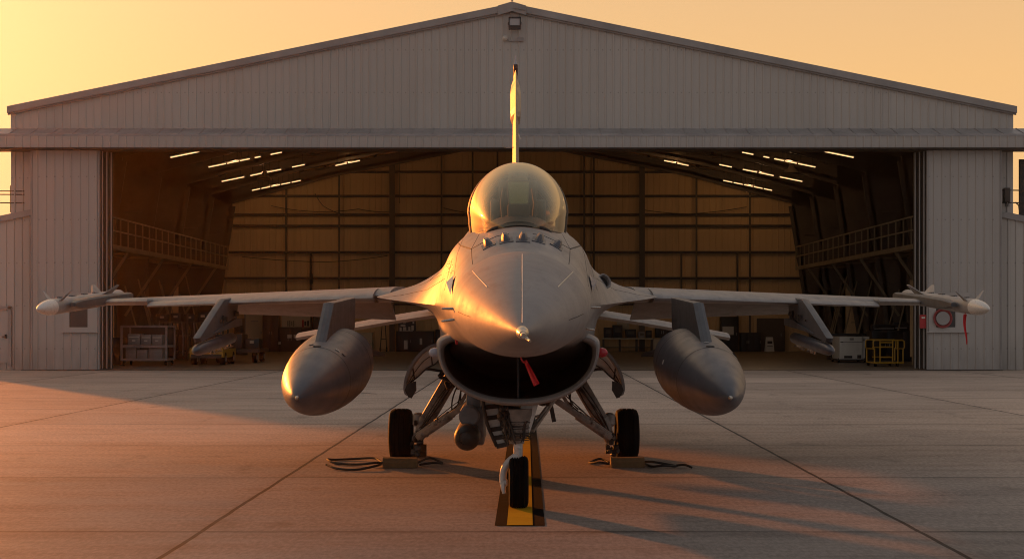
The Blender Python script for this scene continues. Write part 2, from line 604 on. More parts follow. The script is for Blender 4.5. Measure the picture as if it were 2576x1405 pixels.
# roof with skylight bands; side walls; back wall
for sg in (-1, 1):
    mb = MB()
    q = [(0, HY0 - .04, RIDGE), (sg * (HW + .06), HY0 - .04, roofz(HW + .06)), (sg * (HW + .06), HY1 + .1, roofz(HW + .06)), (0, HY1 + .1, RIDGE)]
    mb.add(q + [(x, y, z - .06) for x, y, z in q], [(0, 1, 2, 3), (7, 6, 5, 4), (0, 4, 5, 1), (1, 5, 6, 2), (2, 6, 7, 3), (3, 7, 4, 0)])
    roof = hp(mb, 'roof', M['roofin'])
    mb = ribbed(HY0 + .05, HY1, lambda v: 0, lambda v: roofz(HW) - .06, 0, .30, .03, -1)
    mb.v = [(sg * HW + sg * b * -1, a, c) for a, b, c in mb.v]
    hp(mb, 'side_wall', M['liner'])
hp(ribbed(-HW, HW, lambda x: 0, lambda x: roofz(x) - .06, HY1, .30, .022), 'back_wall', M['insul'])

# back-wall framing
for z in (8.65, 7.49, 6.59, 6.05, 4.78, 3.53, 2.28):
    w = min(HW - .1, (RIDGE - .3 - z) / SL)
    hp(MB().box((0, HY1 - .12, z), (2 * w, .16, .11)).box((0, HY1 - .21, z - .045), (2 * w, .03, .03)), 'girt', M['dark_steel'])
for x in (-5.78, 6.27):
    mb = MB().box((x, HY1 - .30, (roofz(x) - .3) / 2), (.27, .03, roofz(x) - .3)).box((x, HY1 - .22, (roofz(x) - .3) / 2), (.05, .16, roofz(x) - .3))
    hp(mb, 'wind_column', M['frame_steel'])
for x, z0 in ((-10.9, 0), (-8.34, 0), (-3.4, 0), (3.48, 0), (3.95, 3.53), (8.9, 0), (11.48, 0), (8.17, 0), (-9.72, 0), (10.88, 0), (-.7, 6.5), (-1.9, 6.5)):
    zt = 4.78 if x in (8.17, -9.72, 10.88) else roofz(x) - .4
    hp(MB().box((x, HY1 - .235, (z0 + zt) / 2), (.085, .07, zt - z0)), 'wall_post', M['frame_steel'])

for pts in ([(-11.6, 7.0), (-9.5, 6.72), (-7.4, 6.85), (-5.9, 6.7)], [(-3.3, 6.9), (-1.5, 6.6), (.4, 6.75)], [(6.4, 6.8), (8.6, 6.62), (11.3, 6.95)], [(-9.5, 7.6), (-9.1, 7.0), (-8.2, 6.6)], [(-13, 4.55), (-9, 4.3), (-6, 4.6)]):
    q = [Vector((x, HY1 - .33, z)) for x, z in pts]
    mb = MB()
    sp = []
    for a_, b2 in zip(q, q[1:]):
        for i in range(8): sp.append(a_.lerp(b2, i / 8) - Vector((0, 0, .18 * (i / 8) * (1 - i / 8))))
    mb.tube(sp + [q[-1]], .018, 5)
    hp(mb, 'cable', M['dark_steel'])
hp(MB().box((-9.68, HY1 - .34, 3.5), (.14, .1, .5)).tube([(-9.68, HY1 - .34, 0), (-9.68, HY1 - .34, 4.7)], .035, 6), 'riser_pipe', M['dark_steel'])
hp(MB().tube([(-5.2, HY1 - 3, 9.4), (-5.2, HY1 - 3, 6.9)], .015, 5), 'hanging_cable', M['dark_steel'])

# rigid frames: tapered side columns and rafters
for fy in (44.2, 49.6, 54.6, 59.4, 64.2, 69.1):
    for sg in (-1, 1):
        kz = roofz(13.6) - .25
        mb = MB()
        for yy in (-.012,):
            vs = []
            for y in (fy - .015, fy + .015):
                vs += [(sg * (HW - .05), y, 0), (sg * (HW - .45), y, 0), (sg * (HW - 1.55), y, kz - .9), (sg * (HW - 1.55), y, kz), (sg * (HW - .05), y, kz)]
            mb.add(vs, [(0, 1, 2, 3, 4), (9, 8, 7, 6, 5), (0, 5, 6, 1), (1, 6, 7, 2), (2, 7, 8, 3), (3, 8, 9, 4), (4, 9, 5, 0)])
        mb.bar((sg * (HW - .45), fy, 0), (sg * (HW - 1.55), fy, kz - .9), .30, .03, up=(0, 1, 0))
        mb.bar((sg * (HW - .1), fy, 0), (sg * (HW - .1), fy, kz), .30, .03, up=(0, 1, 0))
        for zz in (1.4, 2.9, 4.4, 5.6): mb.box((sg * (HW - .6), fy, zz), (.7, .2, .025))
        hp(mb, 'tapered_column', M['frame_steel'])
        # rafter
        mb = MB()
        x0, x1 = HW - .2, .0
        d0, d1, d2 = .8, .42, .5
        pts = [(x0, d0), (8.5, d1), (0, d2)]
        vs = []
        for y in (fy - .015, fy + .015):
            for x, d in pts: vs.append((sg * x, y, roofz(x) - .22))
            for x, d in reversed(pts): vs.append((sg * x, y, roofz(x) - .22 - d))
        mb.add(vs, [tuple(range(6)), tuple(range(11, 5, -1))] + [(i, i + 6, (i + 1) % 6 + 6, (i + 1) % 6) for i in range(6)])
        for (xa, da), (xb, db) in zip(pts, pts[1:]):
            mb.bar((sg * xa, fy, roofz(xa) - .22 - da), (sg * xb, fy, roofz(xb) - .22 - db), .26, .03, up=(0, 1, 0))
        hp(mb, 'rafter', M['frame_steel'])
for sg in (-1, 1):
    for x in (1.2, 2.5, 3.9, 5.3, 6.55, 7.8, 8.9, 10.1, 11.15, 12.4, 13.6):
        hp(MB().bar((sg * x, HY0 + .2, roofz(x) - .15), (sg * x, HY1 - .1, roofz(x) - .15), .07, .18), 'purlin', M['dark_steel'])
    for fy in (44.2, 49.6, 54.6, 59.4, 64.2):
        for xa, xb in ((13.0, 8.9), (8.9, 4.0)):
            mb = MB()
            mb.tube([(sg * xa, fy + .1, roofz(xa) - .35), (sg * xb, fy + 4.7, roofz(xb) - .35)], .02, 6)
            mb.tube([(sg * xb, fy + .1, roofz(xb) - .35), (sg * xa, fy + 4.7, roofz(xa) - .35)], .02, 6)
            hp(mb, 'roof_brace', M['frame_steel'])
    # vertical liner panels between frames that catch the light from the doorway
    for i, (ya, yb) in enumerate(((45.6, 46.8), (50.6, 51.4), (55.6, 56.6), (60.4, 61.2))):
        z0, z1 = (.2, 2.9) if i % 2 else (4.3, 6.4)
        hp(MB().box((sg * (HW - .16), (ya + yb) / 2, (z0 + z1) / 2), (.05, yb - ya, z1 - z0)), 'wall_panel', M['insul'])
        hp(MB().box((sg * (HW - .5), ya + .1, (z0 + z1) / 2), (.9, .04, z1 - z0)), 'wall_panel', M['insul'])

# floor slab and sill
g = MB().add([(-HW, 42.35, .004), (HW, 42.35, .004), (HW, HY1, .004), (-HW, HY1, .004)], [(0, 1, 2, 3)])
tag(g.build('hangar_floor', M['hfloor'], smooth=False), kind='structure')
g = MB().box((0, 42.33, .006), (2 * 14.4, .10, .012))
tag(g.build('door_rail', M['dark_steel'], smooth=False), kind='structure')

# catwalks along both side walls
def catwalk(sg, label):
    c = thing('catwalk', label, 'catwalk', (sg * 13.9, 56.5, 0))
    O = Vector((sg * 13.9, 56.5, 0))

    def cp(mb, name, mat, parent=None):
        mb.v = [(a - O.x, b - O.y, z - O.z) for a, b, z in mb.v]
        return mb.build(name, mat, parent or c, False)
    y0, y1 = 46.4, 66.6
    xi, xo, zd = 13.12, 14.5, 3.95
    mb = MB().box((sg * (xi + xo) / 2, (y0 + y1) / 2, zd - .02), (xo - xi, y1 - y0, .05))
    mb.box((sg * xi, (y0 + y1) / 2, zd - .06), (.05, y1 - y0, .16))
    mb.box((sg * xo, (y0 + y1) / 2, zd - .08), (.05, y1 - y0, .14))
    cp(mb, 'deck', M['catsteel'])
    mb = MB()
    for h in (.48, .92): mb.bar((sg * xi, y0, zd + h), (sg * xi, y1, zd + h), .045)
    mb.bar((sg * xi, y0, zd + .92), (sg * xo, y0, zd + .92), .045)
    r = cp(mb, 'railing', M['catsteel'])
    k = 22
    for i in range(k):
        y = y0 + (y1 - y0) * i / (k - 1)
        cp(MB().bar((sg * xi, y, zd), (sg * xi, y, zd + .92), .04), 'rail_post', M['catsteel'], r)
    for y in (46.8, 49.6, 54.6, 59.4, 64.2):
        cp(MB().bar((sg * (xi + .05), y, zd - .1), (sg * (HW - .3), y, zd - 2.3), .09).bar((sg * (xi + .05), y, zd - .1), (sg * (HW - .3), y, zd - .1), .08), 'brace', M['catsteel'])
    return c


catwalk(-1, 'raised steel catwalk with railing on the left inside wall of the hangar')
catwalk(1, 'raised steel catwalk with railing on the right inside wall of the hangar')

# floodlight, siren and cable box on the gable
def local(name, label, cat, O, group=None):
    t = thing(name, label, cat, O, 0, group)
    O = Vector(O)

    def part(mb, pname, mat, parent=None, smooth=True, ang=35):
        mb.v = [(a - O.x, b - O.y, c - O.z) for a, b, c in mb.v]
        return mb.build(pname, mat, parent or t, smooth, ang)
    return t, part


t, P = local('floodlight', 'square black floodlight high on the hangar gable below the ridge', 'floodlight', (.08, 42.9, 10.25))
P(MB().box((.08, 42.72, 10.43), (.34, .05, .04)).box((.08, 42.72, 10.135), (.36, .06, .12)).box((-.085, 42.72, 10.29), (.035, .05, .30)).box((.245, 42.72, 10.29), (.035, .05, .30)).box((.08, 42.78, 10.29), (.33, .06, .30)), 'housing', M['black'])
P(MB().box((.08, 42.735, 10.31), (.295, .02, .21)), 'lens', M['lampglass'])
P(MB().bar((-.11, 42.72, 10.28), (-.11, 42.97, 10.28), .02).bar((.27, 42.72, 10.28), (.27, 42.97, 10.28), .02).bar((-.11, 42.97, 10.28), (.27, 42.97, 10.28), .03), 'bracket', M['black'])
t, P = local('siren', 'small round siren on the gable under the floodlight with its conduit', 'siren', (-.2, 42.9, 9.85))
P(MB().lathe([(0, .075), (.05, .08), (.09, .05), (.12, .03)], (-.21, 42.95, 9.86), (0, -1, 0), 20), 'horn', M['white_box'])
P(MB().tube([(-.13, 42.95, 9.84), (-.09, 42.95, 9.78), (.1, 42.95, 9.78), (.34, 42.95, 9.78), (.34, 42.95, 9.86)], .012, 6).box((.24, 42.94, 9.83), (.2, .05, .11)), 'conduit', M['trim'])

# low annexes on either side with their own sloping roofs
def annex(sg, label):
    xa, xb = 14.3 if sg < 0 else 14.45, 17.4
    zr = lambda x: 4.77 - .21 * (abs(x) - 14.3)
    O = (sg * 15.8, 43.0, 0)
    t, P = local('annex', label, 'building', O)
    x0, x1 = (sg * xb, sg * xa) if sg < 0 else (xa, xb)
    P(ribbed(x0, x1, lambda x: 0, lambda x: zr(x) - .12, 42.93, .235), 'front_wall', M['siding'], None, False)
    mb = MB()
    for yy in ((42.90, 50.0),):
        vs = []
        for y in yy:
            for x in (xa - (.02 if sg < 0 else -.25), xb + .2):
                for dz in (-.05, .05): vs.append((sg * x, y, zr(x) + dz - .04))
        mb.add(vs, [(0, 1, 3, 2), (4, 6, 7, 5), (0, 2, 6, 4), (1, 5, 7, 3), (0, 4, 5, 1), (2, 3, 7, 6)])
    P(mb, 'roof', M['trim'], None, False)
    P(MB().bar((sg * xa, 42.87, zr(xa) - .1), (sg * (xb + .2), 42.87, zr(xb + .2) - .1), .05, .16), 'eaves_trim', M['trim'], None, False)
    P(MB().add([(sg * xb, 42.95, 0), (sg * xb, 49.9, 0), (sg * xb, 49.9, zr(xb) - .1), (sg * xb, 42.95, zr(xb) - .1)], [(0, 1, 2, 3)]), 'end_wall', M['siding'], None, False)
    return t, P


t, P = annex(-1, 'low lean-to annex with a personnel door left of the hangar')
d = P(MB().box((-15.42, 42.90, .98), (.86, .05, 1.55)), 'personnel_door', M['siding_b'])
P(MB().box((-14.93, 42.88, 1.0), (.09, .08, 1.78)).box((-15.9, 42.88, 1.0), (.09, .08, 1.78)).box((-15.42, 42.88, 1.85), (1.05, .08, .09)), 'door_frame', M['trim'], d)
P(MB().box((-15.05, 42.85, 1.0), (.05, .05, .12)).tube([(-15.07, 42.84, .99), (-15.16, 42.84, .99)], .014), 'door_handle', M['black'], d)
annex(1, 'low lean-to annex to the right of the hangar')
# pipework and stand-off ladder in the gap between canopy and annex
for sg in (-1, 1):
    t, P = local('vent_pole', 'steel pole with pipe rails in the sky gap at the %s end of the hangar' % ('left' if sg < 0 else 'right'), 'pole', (sg * 15.0, 43.2, 4.6))
    if sg < 0:
        P(MB().bar((-14.98, 43.15, 4.7), (-14.98, 43.15, 5.5), .06).bar((-14.98, 43.15, 5.48), (-14.83, 43.15, 5.48), .06), 'post', M['dark_steel'])
        for z in (5.32, 5.22, 4.97): P(MB().tube([(-16.4, 43.15, z + .02), (-14.55, 43.0, z)], .018, 6), 'pipe', M['dark_steel'])
    else:
        P(MB().bar((15.33, 43.3, 4.5), (15.33, 43.3, 6.3), .2, .08), 'post', M['dark_steel'])
        for z in (5.35, 4.98): P(MB().tube([(14.6, 43.0, z), (16.4, 43.2, z)], .02, 6), 'pipe', M['dark_steel'])
        P(MB().tube([(15.05, 43.1, 5.0), (15.15, 43.1, 4.9), (15.18, 43.1, 4.6)], .02, 6), 'elbow_pipe', M['dark_steel'])
t, P = local('junction_box', 'dark electrical box on the corner wall left edge of the right sky gap', 'electrical box', (14.72, 42.95, 5.2))
P(MB().box((14.73, 42.92, 5.2), (.17, .12, .42), None, .01), 'case', M['dark_steel'])
for k in range(3): P(MB().tube([(14.68 + .05 * k, 42.9, 4.99), (14.69 + .05 * k, 42.9, 4.85)], .012, 6), 'cable', M['black'])

def crack(pts, w):
    mb = MB()
    P3 = [at(px, py, F * CH / (py - HY)) for px, py in pts]
    for a, b_ in zip(P3, P3[1:]):
        for i in range(6):
            q0, q1 = a.lerp(b_, i / 6), a.lerp(b_, (i + 1) / 6)
            k0, k1 = w * random.uniform(.5, 1.2), w * random.uniform(.5, 1.2)
            mb.add([(q0.x, q0.y - k0, .004), (q1.x, q1.y - k1, .004), (q1.x, q1.y + k1, .004), (q0.x, q0.y + k0, .004)], [(0, 1, 2, 3)])
    tag(mb.build('crack_sealant', M['dark_steel'], smooth=False), kind='structure')


crack([(330, 980), (370, 975), (410, 968), (446, 961)], .10)
crack([(893, 987), (915, 988), (948, 990)], .06)

# ------------------------------------------------------------------ aircraft materials
def paint_mat(name, col, rough=.36, lines=True):
    m, nt, b, out = new_mat(name)
    n = N(nt)
    co = n.coord()
    x, y, z = n.xyz(co)
    big = n.noise(co, 1.1, 5, .6)
    mid = n.noise(co, 6.0, 5, .6)
    fine = n.noise(co, 60, 3, .6)
    strk = n.noise(n.mapping(co, (14, .9, 14)), 1.0, 5, .65)
    c = n.mix(n.remap(big, .3, .7, 0, 1), tuple(v * .84 for v in col), tuple(v * 1.10 for v in col))
    c = n.mix(n.math('MULTIPLY', n.remap(mid, .55, .72, 0, 1), .22), c, tuple(v * .62 for v in col))
    c = n.mix(n.math('MULTIPLY', n.remap(strk, .56, .72, 0, 1), .32), c, tuple(v * .5 for v in col))
    c = n.mix(n.math('MULTIPLY', n.remap(fine, .55, .7, 0, 1), .10), c, tuple(v * 1.3 for v in col))
    if lines:
        vo = n.node('ShaderNodeTexVoronoi', distance='CHEBYCHEV')
        nt.links.new(n.mapping(co, (3.4, 1.5, 3.4)), vo.inputs['Vector'])
        sp_ = n.xyz(vo.outputs['Color'])[0]
        c = n.mix(1.0, c, n.mix(sp_, (.90, .90, .90), (1.07, 1.06, 1.05)), 'MULTIPLY')
    nt.links.new(c, b.inputs['Base Color'])
    nt.links.new(n.math('ADD', n.remap(mid, .3, .7, rough - .04, rough + .09), n.remap(strk, .5, .75, 0, .08)), b.inputs['Roughness'])
    setp(b, spec=.5)
    nt.links.new(n.bump(n.math('ADD', n.math('MULTIPLY', mid, .6), n.math('MULTIPLY', fine, .12)), .10, .02), b.inputs['Normal'])
    return m


A = {}
A['paint'] = paint_mat('jet_grey_paint', (.275, .252, .238), .45)
A['radome'] = paint_mat('radome_grey_paint', (.262, .238, .227), .55, False)
A['under'] = paint_mat('jet_underside_grey', (.17, .16, .155), .42)
A['tank'] = paint_mat('drop_tank_grey', (.085, .086, .098), .38, False)
A['pylon'] = paint_mat('pylon_grey', (.085, .086, .092), .45)
A['finp'] = paint_mat('tail_paint', (.25, .195, .155), .36)
A['seam'] = flat('panel_gap', (.03, .027, .025), .7)
A['strip'] = flat('lightning_strip_metal', (.62, .58, .52), .35, .4)
A['light'] = worn('light_primer', (.80, .77, .70), .5, 0, .15, 6, .6, (.12, .09, .07))
A['gear'] = worn('gear_metal_paint', (.30, .255, .215), .5, .1, .35, 11, .95, (.04, .03, .02), .15)
A['geardark'] = worn('greasy_steel', (.07, .055, .045), .5, .5, .4, 9, .5, None, .15)
A['chrome'] = flat('polished_oleo', (.75, .74, .72), .14, 1.0)
A['fork'] = worn('fork_paint', (.60, .59, .57), .38, .1, .1, 5, .4)
A['missile'] = paint_mat('missile_body_grey', (.33, .31, .30), .4)
A['mnose'] = worn('missile_nose_ceramic', (.72, .69, .64), .3, 0, .05, 6, .1)
A['black'] = flat('duct_black', (.010, .008, .007), .6)
A['duct'] = worn('intake_duct_paint', (.018, .014, .011), .5, 0, .2, 3, .4)
A['cock'] = flat('cockpit_black', (.02, .019, .018), .6)
A['seat'] = worn('seat_fabric', (.10, .095, .075), .8, 0, .2, 8, .3)
A['olive'] = worn('seat_olive', (.22, .21, .13), .6, 0, .2, 8, .3)
A['hoop'] = worn('canopy_frame_dark', (.022, .018, .015), .55, 0, .2, 5, .3)
A['redtag'] = flat('red_streamer_cloth', (.62, .012, .018), .55)
A['redlens'] = flat('red_lens', (.45, .02, .03), .15)
A['clear'] = flat('pale_lens', (.40, .40, .46), .15)
A['steel'] = worn('bare_steel', (.5, .46, .4), .28, .9, .15, 9, .3)
A['brown'] = flat('tail_cap', (.09, .035, .02), .5)

# gold-coated canopy
m, nt, b, o_ = new_mat('canopy_glass')
nn = N(nt)
tr = nn.node('ShaderNodeBsdfTransparent'); tr.inputs[0].default_value = (.94, .90, .80, 1)
gl = nn.node('ShaderNodeBsdfGlossy'); gl.inputs[0].default_value = (1.0, .90, .70, 1); gl.inputs['Roughness'].default_value = .07
df = nn.node('ShaderNodeBsdfDiffuse'); df.inputs[0].default_value = (.62, .55, .42, 1)
lw = nn.node('ShaderNodeLayerWeight'); lw.inputs[0].default_value = .42
f1 = nn.math('ADD', nn.math('MULTIPLY', nn.math('POWER', lw.outputs['Facing'], 2.8), .86), .04)
mx = nn.node('ShaderNodeMixShader'); nt.links.new(f1, mx.inputs[0])
nt.links.new(tr.outputs[0], mx.inputs[1]); nt.links.new(gl.outputs[0], mx.inputs[2])
mx2 = nn.node('ShaderNodeMixShader')
rg = nn.node('ShaderNodeBsdfGlossy'); rg.inputs[0].default_value = (1.0, .86, .60, 1); rg.inputs['Roughness'].default_value = .42
hz2 = nn.node('ShaderNodeMixShader'); hz2.inputs[0].default_value = .55
nt.links.new(df.outputs[0], hz2.inputs[1]); nt.links.new(rg.outputs[0], hz2.inputs[2])
df.inputs[0].default_value = (.95, .80, .52, 1)
nt.links.new(nn.math('ADD', nn.math('MULTIPLY', nn.math('POWER', lw.outputs['Facing'], 3.2), .85), .012, clamp=True), mx2.inputs[0])
nt.links.new(mx.outputs[0], mx2.inputs[1]); nt.links.new(hz2.outputs[0], mx2.inputs[2])
nt.links.new(mx2.outputs[0], o_.inputs[0])
A['glass'] = m
m, nt, b, o_ = new_mat('head_up_glass')
nn = N(nt)
tr = nn.node('ShaderNodeBsdfTransparent'); tr.inputs[0].default_value = (.5, .55, .35, 1)
df = nn.node('ShaderNodeBsdfDiffuse'); df.inputs[0].default_value = (.27, .27, .12, 1)
gl = nn.node('ShaderNodeBsdfGlossy'); gl.inputs[0].default_value = (.5, .52, .32, 1); gl.inputs['Roughness'].default_value = .1
m1 = nn.node('ShaderNodeMixShader'); m1.inputs[0].default_value = .5
m2 = nn.node('ShaderNodeMixShader'); m2.inputs[0].default_value = .3
nt.links.new(tr.outputs[0], m1.inputs[1]); nt.links.new(df.outputs[0], m1.inputs[2])
nt.links.new(m1.outputs[0], m2.inputs[1]); nt.links.new(gl.outputs[0], m2.inputs[2]); nt.links.new(m2.outputs[0], o_.inputs[0])
A['hud'] = m

# ------------------------------------------------------------------ aircraft
JB = Vector((.045, 14.0, 0))
JOFF = 0.0
jet = thing('fighter_jet', 'grey single-engine fighter jet facing forward with bubble canopy and gaping chin intake', 'fighter jet', JB, 0.0)
JM = Matrix.Translation(JB)
JI = JM.inverted()
# geometry below is written as (x from centreline, y metres from the eye point, z height)


def jp(mb, name, mat, parent=None, smooth=True, ang=35):
    mb.v = [(a + JOFF, b_ - JB.y, c) for a, b_, c in mb.v]
    return mb.build(name, mat, parent or jet, smooth, ang)


def jat(px, py, Y):
    """bearing -> jet drawing coordinates"""
    p = JI @ at(px, py, Y)
    return Vector((p.x, p.y + JB.y, p.z))


def catmull(ps, t):
    """ps: array [n,...], t in [0,n-1]"""
    n_ = len(ps)
    i = min(int(t), n_ - 2)
    u = t - i
    p0, p1, p2, p3 = ps[max(i - 1, 0)], ps[i], ps[i + 1], ps[min(i + 2, n_ - 1)]
    if i == 0: p0 = 2 * p1 - p2
    if i == n_ - 2: p3 = 2 * p2 - p1
    return .5 * ((2 * p1) + (-p0 + p2) * u + (2 * p0 - 5 * p1 + 4 * p2 - p3) * u * u + (-p0 + 3 * p1 - 3 * p2 + p3) * u ** 3)


def pchip(xs, ys, x):
    """monotone cubic through stations"""
    xs, ys = np.asarray(xs, float), np.asarray(ys, float)
    h = np.diff(xs)
    d = np.diff(ys, axis=0) / h.reshape(-1, *([1] * (ys.ndim - 1)))
    mm = np.zeros_like(ys)
    for i in range(1, len(xs) - 1):
        w1, w2 = 2 * h[i] + h[i - 1], h[i] + 2 * h[i - 1]
        same = d[i - 1] * d[i] > 0
        with np.errstate(divide='ignore', invalid='ignore'):
            v = (w1 + w2) / (w1 / d[i - 1] + w2 / d[i])
        mm[i] = np.where(same, v, 0)
    mm[0], mm[-1] = d[0], d[-1]
    i = int(np.clip(np.searchsorted(xs, x) - 1, 0, len(xs) - 2))
    t = (x - xs[i]) / h[i]
    return ys[i] * (1 + 2 * t) * (1 - t) ** 2 + mm[i] * h[i] * t * (1 - t) ** 2 + ys[i + 1] * t * t * (3 - 2 * t) + mm[i + 1] * h[i] * t * t * (t - 1)


# radome
YT, YR = 6.12, 8.30


def ring_radome(Y, n_=56):
    t = (Y - YT) / (YR - YT)
    w = .395 * (1 - (1 - t) ** 1.75)
    zt = 1.392 + .448 * (1 - (1 - t) ** 1.55)
    zb = 1.388 - .146 * (1 - (1 - t) ** 2.4)
    zc = 1.39 + .135 * (1 - (1 - t) ** 1.3)
    zc = min(max(zc, zb + .45 * (zt - zb)), zt)
    out = []
    for k in range(n_):
        a = 2 * math.pi * k / n_
        s, c = math.sin(a), math.cos(a)
        out.append((w * s, Y, zc + ((zt - zc) if c > 0 else (zc - zb)) * c))
    return out


mb = MB()
ys = [YT + (YR - YT) * (i / 40) ** 1.6 for i in range(1, 41)]
mb.loft([ring_radome(YT + .004)] + [ring_radome(y) for y in ys], True, (True, False))
radome = jp(mb, 'radome', A['radome'], ang=60)

# fuselage
ST = [
    (8.30, [(0, 1.840), (.15, 1.816), (.279, 1.748), (.364, 1.646), (.395, 1.525)], [(.365, 1.417), (.279, 1.326), (.15, 1.264), (0, 1.242)], 1.0),
    (9.30, [(0, 2.050), (.20, 2.010), (.355, 1.885), (.445, 1.710), (.475, 1.545)], [(.44, 1.42), (.35, 1.32), (.18, 1.26), (0, 1.245)], .75),
    (10.2, [(0, 2.105), (.28, 2.085), (.445, 1.965), (.520, 1.750), (.555, 1.556)], [(.51, 1.44), (.46, 1.32), (.30, 1.26), (0, 1.25)], .3),
    (11.2, [(0, 2.20), (.32, 2.150), (.510, 1.985), (.600, 1.775), (.665, 1.570)], [(.60, 1.47), (.58, 1.34), (.50, 1.18), (0, 1.12)], .05),
    (12.2, [(0, 2.40), (.37, 2.240), (.550, 1.985), (.730, 1.790), (.880, 1.600)], [(.72, 1.52), (.65, 1.36), (.61, 1.10), (0, 1.0)], 0),
    (13.3, [(0, 2.45), (.41, 2.255), (.595, 1.990), (.900, 1.790), (1.290, 1.668)], [(.88, 1.585), (.67, 1.42), (.61, 1.0), (0, .86)], 0),
    (14.4, [(0, 2.43), (.42, 2.27), (.61, 2.010), (.930, 1.830), (1.310, 1.715)], [(.90, 1.61), (.66, 1.45), (.60, 1.0), (0, .82)], 0),
    (16.4, [(0, 2.12), (.38, 2.04), (.58, 1.92), (.88, 1.82), (1.29, 1.735)], [(.88, 1.64), (.62, 1.45), (.55, 1.05), (0, .90)], 0),
    (17.8, [(0, 1.90), (.34, 1.86), (.53, 1.78), (.74, 1.71), (1.05, 1.66)], [(.76, 1.60), (.55, 1.38), (.45, 1.13), (0, 1.0)], 0),
    (19.5, [(0, 1.78), (.28, 1.74), (.41, 1.64), (.46, 1.52), (.47, 1.42)], [(.45, 1.30), (.38, 1.16), (.25, 1.04), (0, 1.0)], .8),
]
sy = [s[0] for s in ST]
arr = np.array([[*s[1], *s[2]] for s in ST], float)     # [st, 9, 2]
sm = np.array([s[3] for s in ST], float)


def section(Y, k=9):
    p = pchip(sy, arr, Y)
    s = float(np.interp(Y, sy, sm))
    U, L = p[:5], p[4:]
    mir = lambda q: np.array([-q[0], q[1]])
    endU = s * L[1] + (1 - s) * (2 * U[4] - U[3])
    endL = s * U[3] + (1 - s) * (2 * U[4] - L[1])
    PU = np.array([mir(U[1]), *U, endU])
    PL = np.array([endL, *L, mir(L[3])])
    up = [catmull(PU, 1 + 4 * i / (4 * k)) for i in range(4 * k)]
    lo = [catmull(PL, 1 + 4 * i / (4 * k)) for i in range(4 * k + 1)]
    half = up + lo
    return half


def ring_fus(Y):
    h = section(Y)
    r = [(q[0], Y, q[1]) for q in h]
    l = [(-q[0], Y, q[1]) for q in h[-2:0:-1]]
    return r + l


mb = MB()
ys = list(np.linspace(8.302, 14.0, 60)) + list(np.linspace(14.25, 19.5, 22))
rings = [ring_fus(y) for y in ys]
# the slot between radome and body
rin = [(x * .99, 8.303, 1.53 + (z - 1.53) * .99) for x, y, z in rings[0]]
mb.loft([rin] + rings, True, (False, True))
fus_faces = (list(mb.v), list(mb.f))
bvh = BVHTree.FromPolygons([Vector(p) for p in mb.v], mb.f)
rm_ = MB()
rm_.loft([ring_radome(YT + .004)] + [ring_radome(YT + (YR - YT) * (i / 40) ** 1.6) for i in range(1, 41)], True, (True, False))
bvh_r = BVHTree.FromPolygons([Vector(p) for p in rm_.v], rm_.f)
EYE = JI @ Vector((0, 0, CH))
EYE = Vector((EYE.x, EYE.y + JB.y, EYE.z))


def surf(px, py, tree=None):
    """where the surveyed bearing meets the skin: point, outward normal"""
    d = (jat(px, py, 10) - EYE).normalized()
    best = None
    for t in ((tree,) if tree else (bvh, bvh_r)):
        h = t.ray_cast(EYE, d)
        if h[0] is not None and (best is None or h[3] < best[3]): best = h
    if best is None: return None, None
    nrm = best[1] if best[1].dot(d) < 0 else -best[1]
    return best[0], nrm


def skin_line(pts, r=.0035, lift=.001, n_=12, mb=None, tree=None):
    mb = mb or MB()
    out = []
    for (a, b_) in zip(pts, pts[1:]):
        for i in range(n_):
            t = i / n_
            out.append((a[0] + (b_[0] - a[0]) * t, a[1] + (b_[1] - a[1]) * t))
    out.append(pts[-1])
    P3 = []
    for q in out:
        p, nr = surf(*q, tree=tree)
        if p is not None: P3.append(p + nr * lift)
    if len(P3) > 1: mb.tube(P3, r, 6)
    return mb


# panel gaps belong to the skin: second material slot of the same mesh
mb.mi = 1
for sg in (-1, 1):
    X = lambda v: 1310 + sg * (v - 1310)
    skin_line([(X(1150), 610), (X(1160), 618), (X(1186), 626)], .004, .0005, 8, mb)
    skin_line([(X(1186), 626), (X(1187), 650), (X(1189), 664)], .0022, .0005, 6, mb)
    skin_line([(X(1186), 626), (X(1215), 610), (X(1250), 594), (X(1280), 588)], .0022, .0005, 8, mb)
    skin_line([(X(1105), 685), (X(1080), 706)], .002, .0005, 6, mb)
    skin_line([(X(1138), 650), (X(1128), 690), (X(1118), 730)], .0018, .0003, 8, mb)
    skin_line([(X(1120), 700), (X(1075), 728), (X(1010), 742), (X(960), 748)], .0016, .0003, 8, mb)
    skin_line([(X(1112), 690), (X(1060), 716), (X(990), 727)], .0013, .0003, 8, mb)
    skin_line([(X(1165), 600), (X(1150), 640), (X(1143), 690), (X(1140), 720)], .0014, .0003, 8, mb)
    skin_line([(X(1205), 590), (X(1186), 626)], .0016, .0003, 6, mb)
for q in range(26):
    px, py = 1122 + random.random() * 16, 655 + random.random() * 32
    skin_line([(px, py), (px + random.random() * 5, py + random.random() * 3 - 1)], .0015, .0003, 2, mb)
fus = jp(mb, 'fuselage', [A['paint'], A['seam']], ang=40)

# pitot probe
tip = Vector((0, YT, 1.39))
mb = MB()
mb.lathe([(-.06, .026), (.0, .028), (.03, .024), (.05, .018), (.09, .014), (.16, .011)], (0, YT + .02, 1.392), (0.02, -1, -.08), 20)
mb.lathe([(0, .016), (.02, .016)], (0, YT - .06, 1.386), (.02, -1, -.08), 16)
mb.tube([(.0, YT - .10, 1.382), (.02, YT - .16, 1.366), (.03, YT - .19, 1.360)], .006, 8)
mb.tube([(-.012, YT - .12, 1.378), (.022, YT - .12, 1.37)], .005, 8)
probe = jp(mb, 'pitot_probe', A['steel'])

